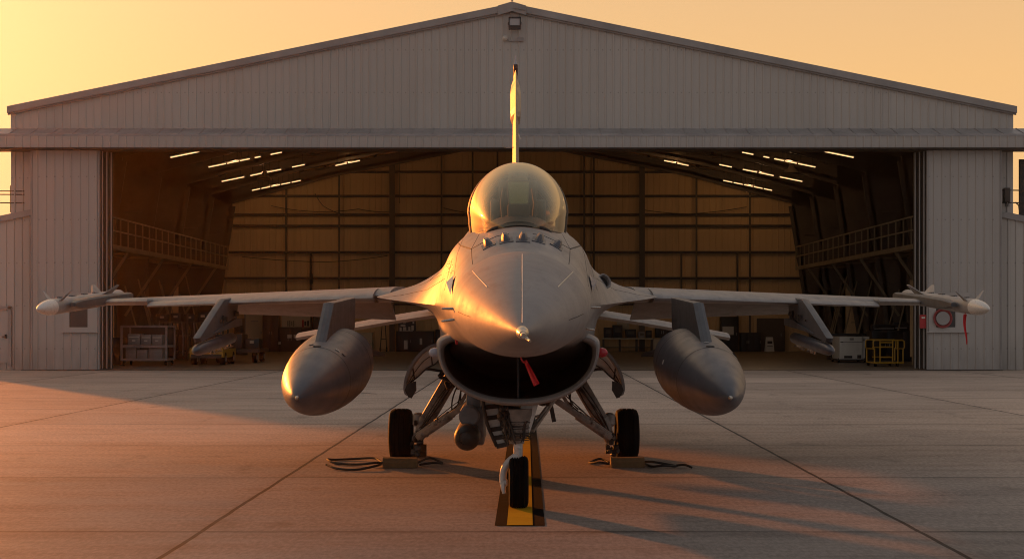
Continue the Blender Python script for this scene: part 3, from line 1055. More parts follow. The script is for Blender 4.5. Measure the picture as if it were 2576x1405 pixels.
# lightning diverter strips on the radome
for pts in ([(1314, 639), (1314, 715), (1314, 812)], [(1189, 682), (1206, 701), (1226, 722)], [(1443, 682), (1424, 701), (1403, 722)],
            [(1153, 784), (1168, 791), (1183, 796)], [(1467, 789), (1450, 797), (1431, 804)]):
    mb = skin_line(pts, .0022 if pts[0][1] < 780 else .0015, .0012, 10, tree=bvh_r)
    jp(mb, 'lightning_strip', A['strip'] if pts[0][1] < 780 else A['seam'])

# row of blade antennas ahead of the windscreen
for px, py in ((1229, 617), (1273, 605), (1316, 603), (1356, 605), (1400, 619)):
    p, nr = surf(px, py, bvh)
    fwd = Vector((0, -1, 0))
    fwd = (fwd - nr * fwd.dot(nr)).normalized()
    sd_ = fwd.cross(nr).normalized()
    mb = MB()
    prof = [(.055, .030, 0.0), (.060, .026, .02), (-.01, .016, .062), (-.04, .010, .072)]
    base = p - nr * .012
    R = []
    for l0, hw, h in ((.046, .029, 0), (.043, .028, .012), (.024, .020, .036), (.0, .010, .052)):
        back = -.07
        R.append([base + fwd * l0 + sd_ * -hw * .55 + nr * h, base + fwd * l0 + sd_ * hw * .55 + nr * h, base + fwd * (l0 - .02) + sd_ * hw + nr * h,
                  base + fwd * back + sd_ * hw + nr * h, base + fwd * back - sd_ * hw + nr * h, base + fwd * (l0 - .02) - sd_ * hw + nr * h])
    mb.loft(R)
    mb.box(base + nr * .012, (.085, .15, .008), Matrix((sd_, fwd, nr)).transposed())
    jp(mb, 'blade_antenna', A['tank'], ang=25)

# small lights, vanes and probes on the nose flanks
for sg, pts in ((-1, [(1134, 712), (1146, 694), (1138, 742)]), (1, [(1493, 708), (1479, 692), (1487, 734)])):
    P_ = [surf(*q) for q in pts]
    if all(p[0] is not None for p in P_):
        c = sum((p[0] for p in P_), Vector()) / 3
        nr = sum((p[1] for p in P_), Vector()).normalized()
        mb = MB().add([p[0] + p[1] * .012 for p in P_] + [c + nr * .045 + Vector((0, .02, 0))], [(0, 1, 3), (1, 2, 3), (2, 0, 3)])
        jp(mb, 'flank_light', A['clear'], smooth=False)
for px, py, sg, L in ((1140, 776, -1, .05), (1127, 776, -1, .03), (1487, 773, 1, .05), (1143, 803, -1, .06), (1474, 826, 1, .05)):
    p, nr = surf(px, py)
    if p is None:
        p, nr = surf(px - sg * 14, py)
        if p is None: continue
    o_ut = Vector((sg, -.15, -.15 if py > 790 else 0)).normalized()
    jp(MB().tube([p - o_ut * .02, p + o_ut * L, p + o_ut * (L + .012)], [.008, .006, .003], 8), 'air_data_vane', A['steel'])

# gun port on the right shoulder
p, nr = surf(1518, 709, bvh)
if p is not None:
    ax = (Vector((.15, -1, .12)) * .75 + nr * .5).normalized()
    mb = MB().lathe([(-.10, .052), (.0, .062), (.02, .066), (.028, .058), (.018, .05), (-.10, .046)], p, ax, 28, False)
    gp = jp(mb, 'gun_port', A['paint'])
    jp(MB().lathe([(0, .048), (.004, .046)], p - ax * .015, ax, 24), 'gun_muzzle_opening', A['black'], gp)

# ------------------------------------------------------------------ canopy and cockpit
CS = [(9.26, 2.055, .10, 2.03), (9.45, 2.235, .215, 2.03), (9.7, 2.385, .285, 2.035), (10.0, 2.50, .328, 2.045), (10.35, 2.58, .352, 2.055), (10.75, 2.615, .367, 2.068), (11.15, 2.625, .372, 2.085), (11.6, 2.605, .368, 2.11), (12.2, 2.55, .34, 2.15), (12.9, 2.46, .28, 2.22)]
cy_ = [c[0] for c in CS]
ca = np.array([c[1:] for c in CS])
ca[:, 1] *= .978


def can_ring(Y, off=0.0, n_=40):
    zt, w, zb = pchip(cy_, ca, Y)
    zt += off; w += off
    zc = zb + .30 * (zt - zb)
    out = []
    for k in range(n_ + 1):
        a = -.32 + (math.pi + .64) * k / n_
        c, s = math.cos(a), math.sin(a)
        if s >= 0: out.append((w * c, Y, zc + (zt - zc) * s))
        else: out.append((w * c * (1 - .02), Y, zc + (zc - zb) * s / math.sin(.32) * 1.02))
    return out


ys = list(np.linspace(9.262, 9.7, 10)) + list(np.linspace(9.76, 11.0, 24))
mb = MB().loft([can_ring(y) for y in ys], False)
canopy = jp(mb, 'canopy', A['glass'], ang=80)
mb = MB().loft([can_ring(y, .004) for y in np.linspace(11.45, 12.9, 16)], False)
jp(mb, 'canopy_fairing', A['paint'])
hoop = MB().loft([can_ring(y, o_) for y, o_ in ((10.98, .002), (11.0, .018), (11.06, .026), (11.5, .026), (11.54, .004))], False)
jp(hoop, 'canopy_hoop', A['hoop'], canopy)
mb = MB()
for sg in (1, -1):
    pts = []
    for y in np.linspace(9.27, 11.5, 30):
        r = can_ring(y)
        q = r[0] if sg > 0 else r[-1]
        pts.append((q[0] * 1.01, q[1], q[2] - .004))
    mb.tube(pts, .014, 8)
jp(mb, 'canopy_sill', A['cock'], canopy)
# front arch of the windscreen frame
mb = MB()
pts = []
for k in range(21):
    a = math.pi * k / 20
    pts.append((.215 * math.cos(a), 9.30 + .16 * (1 - math.sin(a)), 2.00 + .062 * math.sin(a)))
mb.tube(pts, .012, 8)
jp(mb, 'windscreen_frame', A['seam'], canopy)
mb = MB()
tub = []
for y, zt, w in ((9.5, 2.10, .16), (9.75, 2.155, .24), (10.05, 2.185, .27), (10.2, 2.12, .28), (10.3, 2.08, .28)):
    tub.append([(w * math.cos(math.pi * k / 16), y, 2.02 + (zt - 2.02) * math.sin(math.pi * k / 16)) for k in range(17)])
mb.loft(tub, False)
jp(mb, 'glareshield', A['cock'])
# head-up display
mb = MB()
q = [(-.078, 9.93, 2.405), (.078, 9.93, 2.405), (.066, 9.80, 2.235), (-.066, 9.80, 2.235)]
hudO = jp(MB().add(q + [(x, y + .006, z) for x, y, z in q], [(0, 1, 2, 3), (7, 6, 5, 4)]), 'head_up_display', A['hud'], None, False)
mb = MB()
for a, b_ in ((0, 1), (1, 2), (2, 3), (3, 0)): mb.tube([q[a], q[b_]], .0045, 6)
mb.box((0, 9.86, 2.19), (.15, .16, .09), None, .012)
for sg in (-1, 1): mb.tube([(sg * .10, 9.98, 2.36), (sg * .115, 9.95, 2.25), (sg * .105, 9.9, 2.15)], .014, 8)
jp(mb, 'head_up_frame', A['seat'], hudO)
mb = MB()
mb.box((0, 10.95, 2.36), (.30, .10, .30), Matrix.Rotation(-.25, 3, 'X'), .03)
mb.box((-.17, 10.8, 2.24), (.07, .3, .2), None, .02).box((.17, 10.8, 2.24), (.07, .3, .2), None, .02)
seat = jp(mb, 'ejection_seat', A['seat'])
jp(MB().box((0, 10.93, 2.53), (.15, .10, .10), Matrix.Rotation(-.2, 3, 'X'), .02).box((-.03, 10.87, 2.55), (.04, .03, .05), None, .005), 'headrest', A['olive'], seat)
mb = MB()
for rr, y in ((.335, 11.2), (.30, 11.32)):
    mb.tube([(rr * math.cos(math.pi * k / 20) * 1.0, y, 2.10 + rr * 1.38 * math.sin(math.pi * k / 20)) for k in range(21)], .012, 6)
jp(mb, 'canopy_bow', A['seat'], canopy)
jp(MB().box((0, 11.1, 2.11), (.6, 1.0, .02)), 'cockpit_floor', A['cock'])

# ------------------------------------------------------------------ chin intake
def dring(Y, w, zt, zb, zc=None, n_=72, rake=0.0):
    zc = zc if zc is not None else zt - .115 * (w / .583)
    out = []
    for k in range(n_):
        a = 2 * math.pi * k / n_
        s, c = math.sin(a), math.cos(a)
        e = 2 / 2.15 if c < 0 else 2 / 2.9
        x = w * math.copysign(abs(s) ** e, s)
        z = zc + ((zt - zc) if c > 0 else (zc - zb)) * math.copysign(abs(c) ** e, c)
        out.append((x, Y + rake * (zt - z), z))
    return out


ko = dict(rake=.12)
def lip(o, Y):
    return dring(Y, .585 - o, 1.376 - o, .832 + o, **ko)


outer = [lip(.048, 10.42), lip(.046, 10.37), lip(.039, 10.325), lip(.027, 10.302), lip(.014, 10.302), lip(.004, 10.325), lip(-.002, 10.37), lip(-.011, 10.5),
         dring(11.2, .612, 1.385, .805), dring(12.2, .622, 1.39, .795), dring(13.6, .61, 1.39, .79), dring(15.2, .57, 1.39, .84), dring(17.0, .50, 1.36, .95), dring(19.2, .38, 1.3, 1.1)]
intake = jp(MB().loft(outer, True, (False, True)), 'air_intake', A['paint'], ang=60)
inner = [lip(.0478, 10.418), lip(.050, 10.5), lip(.055, 10.75), dring(11.6, .50, 1.32, .90), dring(12.8, .44, 1.30, .92), dring(14.0, .38, 1.29, .90)]
jp(MB().loft(inner, True, (False, True)), 'intake_duct', A['duct'], intake, ang=60)
jp(MB().box((.0, 10.75, 1.06), (.016, .5, .40)), 'intake_strut', A['black'], intake)
for sg, mk, zz in ((-1, 'clear', 1.213), (1, 'redlens', 1.213)):
    mb = MB().lathe([(0, .034), (.03, .036), (.055, .028), (.068, .012), (.07, 0.0)], (sg * .585, 10.52, zz), (sg, -.35, 0), 16)
    jp(mb, 'navigation_light', A[mk], intake)

# ------------------------------------------------------------------ wings
def wle(x): return 13.32 + .84 * (x - 1.28)
WTE = 17.15


def wing_z(x, y):
    """mid-plane height: slight nose-down sit, a hair of anhedral"""
    k = (x - 1.28) / 3.4
    return (1.672 - .020 * k) + (y - wle(x)) * (.030 - .006 * k)


def airfoil(c0, c1, thick, n_=10):
    """closed loop of (y, dz) from y=c0 (nose) to c1 (tail)"""
    up = []
    for i in range(n_ + 1):
        t = (i / n_) ** 1.8
        h = thick * (2.969 * math.sqrt(t) - 1.26 * t - 3.516 * t * t + 2.843 * t ** 3 - 1.036 * t ** 4) * .5
        up.append((t, max(h, .003)))
    return [(c0 + (c1 - c0) * t, h) for t, h in up] + [(c0 + (c1 - c0) * t, -h) for t, h in reversed(up[1:])]


def wing(sg):
    xs = [1.15, 1.6, 2.2, 2.8, 3.4, 3.93, 3.96, 4.3, 4.57]
    rings = []
    for x in xs:
        th = .125 - .065 * (x - 1.15) / 3.5
        rings.append([(sg * x, y, wing_z(x, y) + dz) for y, dz in airfoil(wle(x) + (.16 if x < 3.95 else 0), WTE, th * 1.25)])
    w = jp(MB().loft(rings), 'wing', A['paint'], ang=40)
    # drooped leading-edge flap; its square outer end stands proud of the fixed tip section
    rings = []
    for x in np.linspace(1.30, 3.95, 14):
        th = (.125 - .065 * (x - 1.15) / 3.5) * 1.04
        dr = math.radians(1.5 + 3.0 * (x - 1.3) / 2.65)
        y0, y1 = wle(x) - .02, wle(x) + .62
        rg = []
        for y, dz in airfoil(y0, y0 + 2.2, th * 1.06, 14):
            if y > y1: y = y1
            d_ = y1 - y
            z = wing_z(x, y1) - d_ * (.03 + math.tan(dr) * (d_ / (y1 - y0))) + dz
            rg.append((sg * x, y, z))
        rings.append(rg)
    jp(MB().loft(rings), 'leading_edge_flap', A['paint'], w, ang=40)
    # flaperon, drooped
    rings = []
    for x, z1 in ((1.38, 1.462), (2.3, 1.50), (3.32, 1.535)):
        yh, yt = 16.05, 17.02
        zh = wing_z(x, yh) - .01
        rings.append([(sg * x, yh, zh + .045), (sg * x, yh - .06, zh), (sg * x, yh, zh - .045), (sg * x, yt, z1 - .006), (sg * x, yt, z1 + .006)])
    jp(MB().loft(rings), 'flaperon', A['under'], w, ang=30)
    # wing-tip launcher
    mb = MB()
    sec = []
    for y, z, h, wd in ((15.05, 1.615, .02, .03), (15.25, 1.622, .050, .05), (15.45, 1.632, .058, .055), (16.2, 1.680, .058, .055), (17.22, 1.742, .045, .05), (17.30, 1.747, .03, .045)):
        sec.append([(sg * (4.60 + a * wd), y, z + b_ * h) for a, b_ in ((-1, -.7), (-1, .7), (-.6, 1), (.6, 1), (1, .7), (1, -.7), (.6, -1), (-.6, -1))])
    mb.loft(sec)
    jp(mb, 'wingtip_launcher', A['pylon'], w, ang=25)
    # outboard tip missile
    o = Vector((sg * 4.745, 14.38, 1.562))
    ax = Vector((0, 1, .060)).normalized()
    mi = jp(MB().lathe([(.0, .082), (.3, .083), (2.2, .083), (2.55, .083), (2.6, .06)], o + ax * .42, ax, 24), 'missile', A['missile'])
    jp(MB().lathe([(0, .004), (.006, .012), (.04, .026), (.12, .047), (.22, .066), (.33, .078), (.42, .083)], o, ax, 28), 'nose_cone', A['mnose'], mi)
    for (d0, L, hh, tw) in ((.50, .13, .14, .0), (2.05, .42, .135, 0)):
        for s2 in (-1, 1):
            out = Vector((s2 * .78, 0, .85)).normalized()
            b0 = o + ax * d0 + out * .078
            pts = [b0, b0 + ax * L, b0 + ax * L + out * hh, b0 + ax * (L * .75) + out * hh]
            nn_ = out.cross(ax).normalized() * .004
            mb = MB().add([q + nn_ for q in pts] + [q - nn_ for q in pts], [(0, 1, 2, 3), (7, 6, 5, 4), (0, 4, 5, 1), (1, 5, 6, 2), (2, 6, 7, 3), (3, 7, 4, 0)])
            jp(mb, 'fin', A['missile'], mi, False)
    for k in range(4):
        b0 = o + ax * (.75 + k * .42) + Vector((0, 0, .083))
        jp(MB().box(b0, (.035, .16, .012)), 'hanger', A['pylon'], mi, False)
    # outer pylon with its launch shoe and a small slung store
    x = sg * 2.925
    py = jp(MB().slab([(13.30, 1.285), (13.36, 1.245), (15.1, 1.42), (15.2, 1.70), (14.45, 1.665), (14.02, 1.53)], x, .065, .015), 'outer_pylon', A['pylon'], None, True, 20)
    jp(MB().slab([(13.85, 1.325), (15.32, 1.40), (15.32, 1.475), (14.9, 1.47)], x + sg * .0, .10, .01), 'launch_shoe', A['pylon'], py, True, 20)
    for k in range(9):
        yy = 14.2 + random.random() * .9
        mb = MB().box((x - sg * .046, yy, 1.40 + .085 * (yy - 13.9) + random.random() * .05), (.012, .03 + random.random() * .06, .02 + .03 * random.random()))
        jp(mb, 'fitting', A['geardark'], py, False)
    o = Vector((x, 13.22, 1.168))
    ax = Vector((0, 1, .058)).normalized()
    st = jp(MB().lathe([(0, .004), (.015, .022), (.06, .038), (.14, .050), (.24, .056), (.5, .057), (1.6, .057), (1.75, .055), (1.8, .03)], o, ax, 24), 'slung_store', A['tank'])
    mb = MB()
    for k in range(11):
        d0 = .75 + k * .095
        mb.tube([o + ax * d0 + Vector((0, 0, -.055)), o + ax * d0 + Vector((random.uniform(-.02, .02), .02, -.085)), o + ax * (d0 + .05) + Vector((random.uniform(-.02, .02), 0, -.075 - random.random() * .02))], .006, 6)
    jp(mb, 'safety_wire', A['steel'], st)
    # drop tank with pylon
    x = sg * 1.492
    pl = jp(MB().slab([(11.06, 1.235), (13.2, 1.37), (13.25, 1.66), (11.62, 1.592)], x, .085, .02), 'tank_pylon', A['pylon'], None, True, 12)
    o = Vector((x, 9.92, .914))
    ax = Vector((0, 1, .0735)).normalized()
    prof = [(0, .003), (.006, .012), (.05, .045), (.12, .077), (.22, .112), (.38, .153), (.58, .195), (.80, .234), (1.05, .262), (1.35, .287), (1.7, .304), (2.05, .309), (2.4, .296), (2.8, .255), (3.3, .19), (3.8, .115), (4.15, .045), (4.2, .015)]
    fine_ = []
    da = np.array([p[0] for p in prof]); ra = np.array([p[1] for p in prof])
    for d_ in [4.2 * (i / 60) ** 1.6 for i in range(61)]: fine_.append((d_, float(pchip(da, ra, d_))))
    tk = jp(MB().lathe(fine_, o, ax, 56), 'drop_tank', A['tank'], None, True, 60)
    jp(MB().lathe([(-.02, .004), (-.015, .010), (0, .014), (.02, .018)], o, ax, 14), 'nose_plug', A['steel'], tk)
    for a in (-.35, .35 + math.pi):
        d_ = Vector((math.cos(a), 0, math.sin(a)))
        q = [o + ax * 3.5 + d_ * .15, o + ax * 4.0 + d_ * .06, o + ax * 4.1 + d_ * .26, o + ax * 3.95 + d_ * .28]
        nn_ = Vector((0, 0, .006))
        jp(MB().add([k_ + nn_ for k_ in q] + [k_ - nn_ for k_ in q], [(0, 1, 2, 3), (7, 6, 5, 4), (0, 4, 5, 1), (1, 5, 6, 2), (2, 6, 7, 3), (3, 7, 4, 0)]), 'tank_fin', A['tank'], tk, False)
    for d_, r_ in ((1.0, .2585), (2.05, .3095)):
        jp(MB().lathe([(-.003, r_), (0, r_ + .0012), (.003, r_)], o + ax * d_, ax, 56, False), 'tank_joint', A['seam'], tk)
    top_ = o + ax * 1.02 + Vector((0, 0, .2615))
    jp(MB().lathe([(0, .034), (.004, .032), (.0045, .026), (.002, .024)], top_, Vector((0, -.16, 1)), 20), 'filler_cap', A['seam'], tk)
    for k in range(4):
        a0 = random.uniform(.2, 2.9)
        d0 = random.uniform(.9, 1.8)
        rr = float(pchip(da, ra, d0)) + .0012
        jp(MB().box(o + ax * d0 + Vector((math.cos(a0) * rr, 0, math.sin(a0) * rr)), (.035, .07, .002), Matrix.Rotation(math.pi / 2 - a0, 3, 'Y')), 'stencil_plate', A['seam'] if k % 2 else A['light'], tk, False)
    mb = MB().slab([(11.15, 1.302), (11.28, 1.318), (11.28, 1.322), (11.15, 1.306)], x + .02, .03, .002)
    # horizontal stabiliser, leading edge set low
    rings = []
    for x_, yl, yt, zl, zt_ in ((.80, 17.0, 19.5, 1.535, 1.645), (1.5, 17.75, 19.65, 1.440, 1.535), (2.9, 19.22, 19.85, 1.222, 1.262)):
        mid_ = (yl + yt) / 2
        rings.append([(sg * x_, yl, zl), (sg * x_, yl + .12, zl + .045), (sg * x_, mid_, (zl + zt_) / 2 + .045), (sg * x_, yt, zt_), (sg * x_, mid_, (zl + zt_) / 2 - .04), (sg * x_, yl + .12, zl - .035)])
    jp(MB().loft(rings), 'stabiliser', A['paint'], None, True, 20)
    return w


JOFF = -.033
for sg in (-1, 1): wing(sg)
JOFF = 0.0

# ------------------------------------------------------------------ tail fin
rings = []
for z, y0, y1, th in ((1.85, 14.9, 18.2, .105), (2.3, 15.4, 18.36, .10), (2.9, 16.1, 18.6, .092), (3.6, 16.95, 18.95, .076), (4.3, 17.8, 19.3, .060), (4.60, 18.15, 19.45, .05)):
    ym = y0 + (y1 - y0) * .36
    rings.append([(0, y0, z), (th * .10, y0 + .04, z), (th * .5, ym, z), (.006, y1, z), (-.006, y1, z), (-th * .5, ym, z), (-th * .10, y0 + .04, z)])
fin = jp(MB().loft(rings), 'tail_fin', A['finp'], None, False)
mb = MB()
rg = []
for z, w_ in ((3.92, .028), (3.98, .055), (4.06, .066), (4.32, .068), (4.44, .056), (4.53, .034)):
    yf_ = 17.42 + (z - 3.93) * 1.10
    rg.append([(0, yf_, z), (w_, yf_ + .45, z), (w_, yf_ + 1.0, z), (0, yf_ + 1.25, z), (-w_, yf_ + 1.0, z), (-w_, yf_ + .45, z)])
mb.loft(rg)
jp(mb, 'fin_fairing', A['finp'], fin, False)
jp(MB().box((0, 18.8, 4.65), (.058, 1.2, .07), None, .015), 'fin_cap', A['brown'], fin)
jp(MB().lathe([(0, .022), (.05, .02), (.07, .008), (.15, .004)], (0, 18.4, 4.68), (0, 0, 1), 10), 'beacon', A['clear'], fin)
jp(MB().tube([(-.02, 16.75, 3.46), (-.13, 16.72, 3.45)], .005, 6).tube([(.03, 16.8, 3.62), (.05, 16.8, 3.56)], .008, 6), 'static_wire', A['steel'], fin)

# ------------------------------------------------------------------ landing gear
def wheel(c, r, w, axis, parent, grooves=3):
    """tyre with rounded shoulders and circumferential grooves, plus a hub"""
    prof = []
    hw = w / 2
    prof += [(-hw * .72, r * .60), (-hw * .98, r * .68), (-hw, r * .80), (-hw * .90, r * .92), (-hw * .68, r * .975)]
    tw = hw * .62
    gs = [(-tw + 2 * tw * (i + .5) / grooves) for i in range(grooves)]
    for g_ in gs:
        prof += [(g_ - .006, r), (g_ - .0035, r - .009), (g_ + .0035, r - .009), (g_ + .006, r)]
    prof += [(hw * .68, r * .975), (hw * .90, r * .92), (hw, r * .80), (hw * .98, r * .68), (hw * .72, r * .60)]
    t = jp(MB().lathe(prof, c, axis, 56, True), 'tyre', M['tyre'], parent, True, 28)
    jp(MB().lathe([(-hw * .8, r * .5), (-hw * .74, r * .58), (hw * .74, r * .58), (hw * .8, r * .5), (hw * .55, r * .3), (hw * .6, .03)], c, axis, 32), 'wheel_hub', A['gear'], parent)
    return t


def hoses(mb, p0, p1, k, spread, r=.007, sag=.05):
    p0, p1 = Vector(p0), Vector(p1)
    for i in range(k):
        a = p0 + Vector((random.uniform(-1, 1), random.uniform(-1, 1), random.uniform(-1, 1))) * spread
        b_ = p1 + Vector((random.uniform(-1, 1), random.uniform(-1, 1), random.uniform(-1, 1))) * spread
        m_ = (a + b_) / 2 + Vector((random.uniform(-1, 1) * sag, random.uniform(-1, 0) * sag, -random.random() * sag))
        pts = [a * (1 - t) ** 2 + m_ * 2 * t * (1 - t) + b_ * t * t for t in [j / 8 for j in range(9)]]
        mb.tube(pts, r * random.uniform(.6, 1.2), 6)
    return mb


def clutter(mb, c, k, spread, s):
    for i in range(k):
        q = Vector(c) + Vector([random.uniform(-1, 1) * v for v in spread])
        R = Matrix.Rotation(random.random() * 3, 3, 'X') @ Matrix.Rotation(random.random() * 3, 3, 'Y')
        if i % 3: mb.box(q, (s * random.uniform(.5, 1.5), s * random.uniform(.5, 1.5), s * random.uniform(.5, 1.5)), R, s * .15)
        else: mb.lathe([(0, s * .4), (s * .2, s * .55), (s * 1.0, s * .55), (s * 1.2, s * .35)], q, R @ Vector((0, 0, 1)), 10)
    return mb


def main_gear(sg):
    hub = Vector((sg * 1.0, 14.95, .235))
    up = Vector((sg * .60, 14.7, .93))
    mb = MB()
    # flat forged upper leg
    mb.bar(up, Vector((sg * .90, 14.85, .42)), .150, .09, up=(0, 1, 0), bev=.015)
    mb.bar(Vector((sg * .86, 14.84, .49)), Vector((sg * 1.01, 14.92, .20)), .12, .12, up=(0, 1, 0), bev=.03)
    mb.lathe([(-.02, .05), (0, .075), (.1, .08), (.16, .06)], (sg * .90, 14.84, .45), (sg * .35, .1, -.9), 16)
    mb.lathe([(0, .04), (.02, .06), (.12, .06), (.14, .03)], (sg * .985, 14.86, .36), (0, .1, 1), 14)
    for t in (.2, .42, .62, .85):
        q = up.lerp(Vector((sg * .90, 14.85, .42)), t)
        mb.bar(q + Vector((-sg * .012, -.055, -.02)), q + Vector((sg * .012, -.055, .02)), .155, .012, up=(0, 1, 0))
    g_ = jp(mb, 'main_gear_leg', A['gear'])
    wheel(Vector((sg * 1.18, 15.08, .266)), .266, .235, (1, 0, 0), g_)
    mb = MB()
    a, b_ = Vector((sg * .98, 14.72, .26)), Vector((sg * .36, 14.2, .70))
    mb.bar(a, b_, .062, .075, up=(0, 1, 0), bev=.012)
    mb.bar(a.lerp(b_, .02), a.lerp(b_, .55), .095, .05, up=(0, 1, 0), bev=.015)
    mb.bar(a.lerp(b_, .7) + Vector((0, 0, .03)), b_ + Vector((sg * .08, 0, .08)), .035, .04, up=(0, 1, 0))
    for t in (.12, .5): mb.box(a.lerp(b_, t), (.10, .07, .05), Matrix.Rotation(sg * .8, 3, 'Y'), .012)
    clutter(mb, a.lerp(b_, .35) + Vector((0, -.04, .02)), 6, (.03, .01, .03), .022)
    jp(mb, 'drag_brace', A['gear'], g_)
    mb = MB()
    hoses(mb, up + Vector((sg * -.02, -.08, -.05)), (sg * .95, 14.78, .33), 5, .03, .007, .10)
    hoses(mb, (sg * .42, 14.4, .76), (sg * .95, 14.75, .30), 4, .03, .006, .08)
    hoses(mb, (sg * .55, 14.5, .82), (sg * .62, 14.45, .52), 3, .04, .007, .12)
    clutter(mb, (sg * 1.00, 14.86, .14), 14, (.06, .05, .075), .045)
    clutter(mb, (sg * .95, 14.80, .32), 10, (.07, .04, .09), .035)
    clutter(mb, (sg * .55, 14.55, .80), 9, (.12, .1, .05), .06)
    jp(mb, 'hydraulic_lines', A['geardark'], g_)
    # open well door: curved skin, with a pale ribbed inner face turned towards the nose
    arc = [(.66, 1.235), (.78, 1.195), (.88, 1.115), (.955, 1.01), (.998, .90), (1.012, .80), (1.000, .745)]
    arc = [tuple(catmull(np.array(arc), 6 * i / 24)) for i in range(25)]
    y0, y1 = 13.45, 14.55
    R = []
    for x_, z_ in arc:
        R.append([(sg * x_, y0, z_), (sg * (x_ + .022), y0, z_ + .016), (sg * (x_ + .022), y1, z_ + .016), (sg * x_, y1, z_)])
    dr = jp(MB().loft(R), 'gear_door', A['paint'])
    inner = [(.66, 1.19), (.72, 1.06), (.82, 1.0), (.90, .925), (.965, .875), (.985, .86)]
    mb = MB()
    oa = [tuple(catmull(np.array([(.66, 1.225), (.78, 1.185), (.87, 1.11), (.945, 1.0), (.985, .895), (.99, .86)]), 5 * i / 20)) for i in range(21)]
    ia = [tuple(catmull(np.array(inner), 5 * i / 20)) for i in range(21)]
    R = [[(sg * a[0], y0 + .03, a[1]), (sg * b2[0], y0 + .12, b2[1]), (sg * b2[0], y0 + .14, b2[1]), (sg * a[0], y0 + .05, a[1])] for a, b2 in zip(oa, ia)]
    mb.loft(R)
    jp(mb, 'door_inner_panel', A['light'], dr)
    mb = MB()
    for i in (4, 12):
        mb.bar((sg * oa[i][0], y0 + .02, oa[i][1]), (sg * ia[i + 2][0], y0 + .10, ia[i + 2][1]), .008, .02)
    mb.tube([(sg * a[0], y0 + .10, a[1]) for a in ia], .007, 6)
    mb.tube([(sg * (a[0] * .6 + b2[0] * .4), y0 + .045, a[1] * .6 + b2[1] * .4) for a, b2 in zip(oa, ia)], .004, 6)
    jp(mb, 'door_rib', A['geardark'], dr)
    tip_ = [(sg * .998, .86), (sg * .915, .885), (sg * .912, .80), (sg * .955, .725), (sg * .985, .735), (sg * 1.02, .80)]
    R = [[(x_, y0 - .02, z_) for x_, z_ in tip_], [(x_, y0 + .02, z_) for x_, z_ in tip_]]
    jp(MB().loft(R), 'door_tip', A['geardark'], dr)
    mb = MB().bar((sg * .62, 13.6, 1.02), (sg * .70, 13.55, .92), .05, .03).bar((sg * .70, 13.55, .92), (sg * .60, 13.6, .88), .03).bar((sg * .62, 13.65, .96), (sg * .86, 13.6, 1.0), .025)
    jp(mb, 'door_hinge', A['geardark'], dr)
    return g_


JOFF = -.025
for sg in (-1, 1): main_gear(sg)
JOFF = 0.0

# nose gear: single fork on the starboard-facing left of the picture
nx, ny = .001, 11.12
mb = MB()
mb.lathe([(0, .125), (.05, .122), (.10, .108), (.17, .103), (.21, .088), (.23, .062), (.27, .058)], (nx - .01, ny, .77), (0, 0, -1), 24)
mb.lathe([(-.012, .106), (0, .110), (.012, .106)], (nx - .01, ny, .60), (0, 0, 1), 24)
mb.lathe([(-.010, .108), (0, .112), (.010, .108)], (nx - .01, ny, .66), (0, 0, 1), 24)
mb.bar((nx - .09, ny + .05, .86), (nx - .03, ny, .66), .08, .06, bev=.015)
mb.bar((nx + .07, ny + .05, .86), (nx + .02, ny, .66), .06, .05, bev=.01)
ng = jp(mb, 'nose_gear_strut', A['gear'])
jp(MB().lathe([(0, .037), (.16, .037)], (nx + .0, ny, .375), (0, 0, 1), 24), 'oleo_piston', A['chrome'], ng)
mb = MB()
mb.add([(nx + .02, ny - .03, .80), (nx + .155, ny - .03, .80), (nx + .09, ny - .05, .585), (nx + .02, ny - .06, .66), (nx + .02, ny + .0, .80), (nx + .155, ny + .0, .80), (nx + .09, ny - .02, .585), (nx + .02, ny - .03, .66)],
       [(0, 1, 2, 3), (7, 6, 5, 4), (0, 4, 5, 1), (1, 5, 6, 2), (2, 6, 7, 3), (3, 7, 4, 0)])
jp(mb, 'torque_plate', A['light'], ng, False)
mb = MB()
mb.bar((nx + .085, ny - .02, .60), (nx + .16, ny + .3, .84), .022)
mb.bar((nx + .11, ny - .02, .60), (nx + .32, ny + .6, .84), .030, .024)
mb.bar((nx + .14, ny + .1, .66), (nx + .30, ny + .5, .84), .018)
mb.bar((nx + .12, ny + .2, .69), (nx + .22, ny + .4, .70), .015)
jp(mb, 'drag_link', A['gear'], ng)
mb = MB()
for k in range(15):
    z_ = .535 + k * .0135
    mb.tube([(nx - .01 + (.104 + .008 * math.sin(k * 2)) * math.cos(a), ny + .108 * math.sin(a), z_ + .004 * math.sin(2 * a + k * 1.7)) for a in [2 * math.pi * j / 18 for j in range(19)]], .0035, 5)
hoses(mb, (nx - .10, ny - .08, .78), (nx - .05, ny - .11, .53), 11, .04, .006, .03)
hoses(mb, (nx + .06, ny - .08, .70), (nx + .03, ny - .09, .53), 4, .02, .005, .03)
clutter(mb, (nx - .07, ny - .04, .74), 16, (.09, .06, .06), .045)
jp(mb, 'wiring_loom', A['geardark'], ng)
mb = MB()
arm = [(nx + .0, ny, .405), (nx - .03, ny, .385), (nx - .075, ny, .352), (nx - .105, ny, .305), (nx - .115, ny - .0, .25), (nx - .115, ny, .20)]
arm = [tuple(catmull(np.array(arm), 5 * i / 15)) for i in range(16)]
mb.tube(arm, [.040 - .012 * min(1, i / 8) for i in range(16)], 14)
mb.lathe([(0, .02), (.01, .032), (.05, .032), (.06, .02)], (nx - .14, ny, .20), (1, 0, 0), 16)
mb.tube([(nx - .115, ny - .01, .20), (nx - .113, ny - .03, .15), (nx - .105, ny - .03, .12)], [.024, .018, .014], 10)
jp(mb, 'fork', A['fork'], ng)
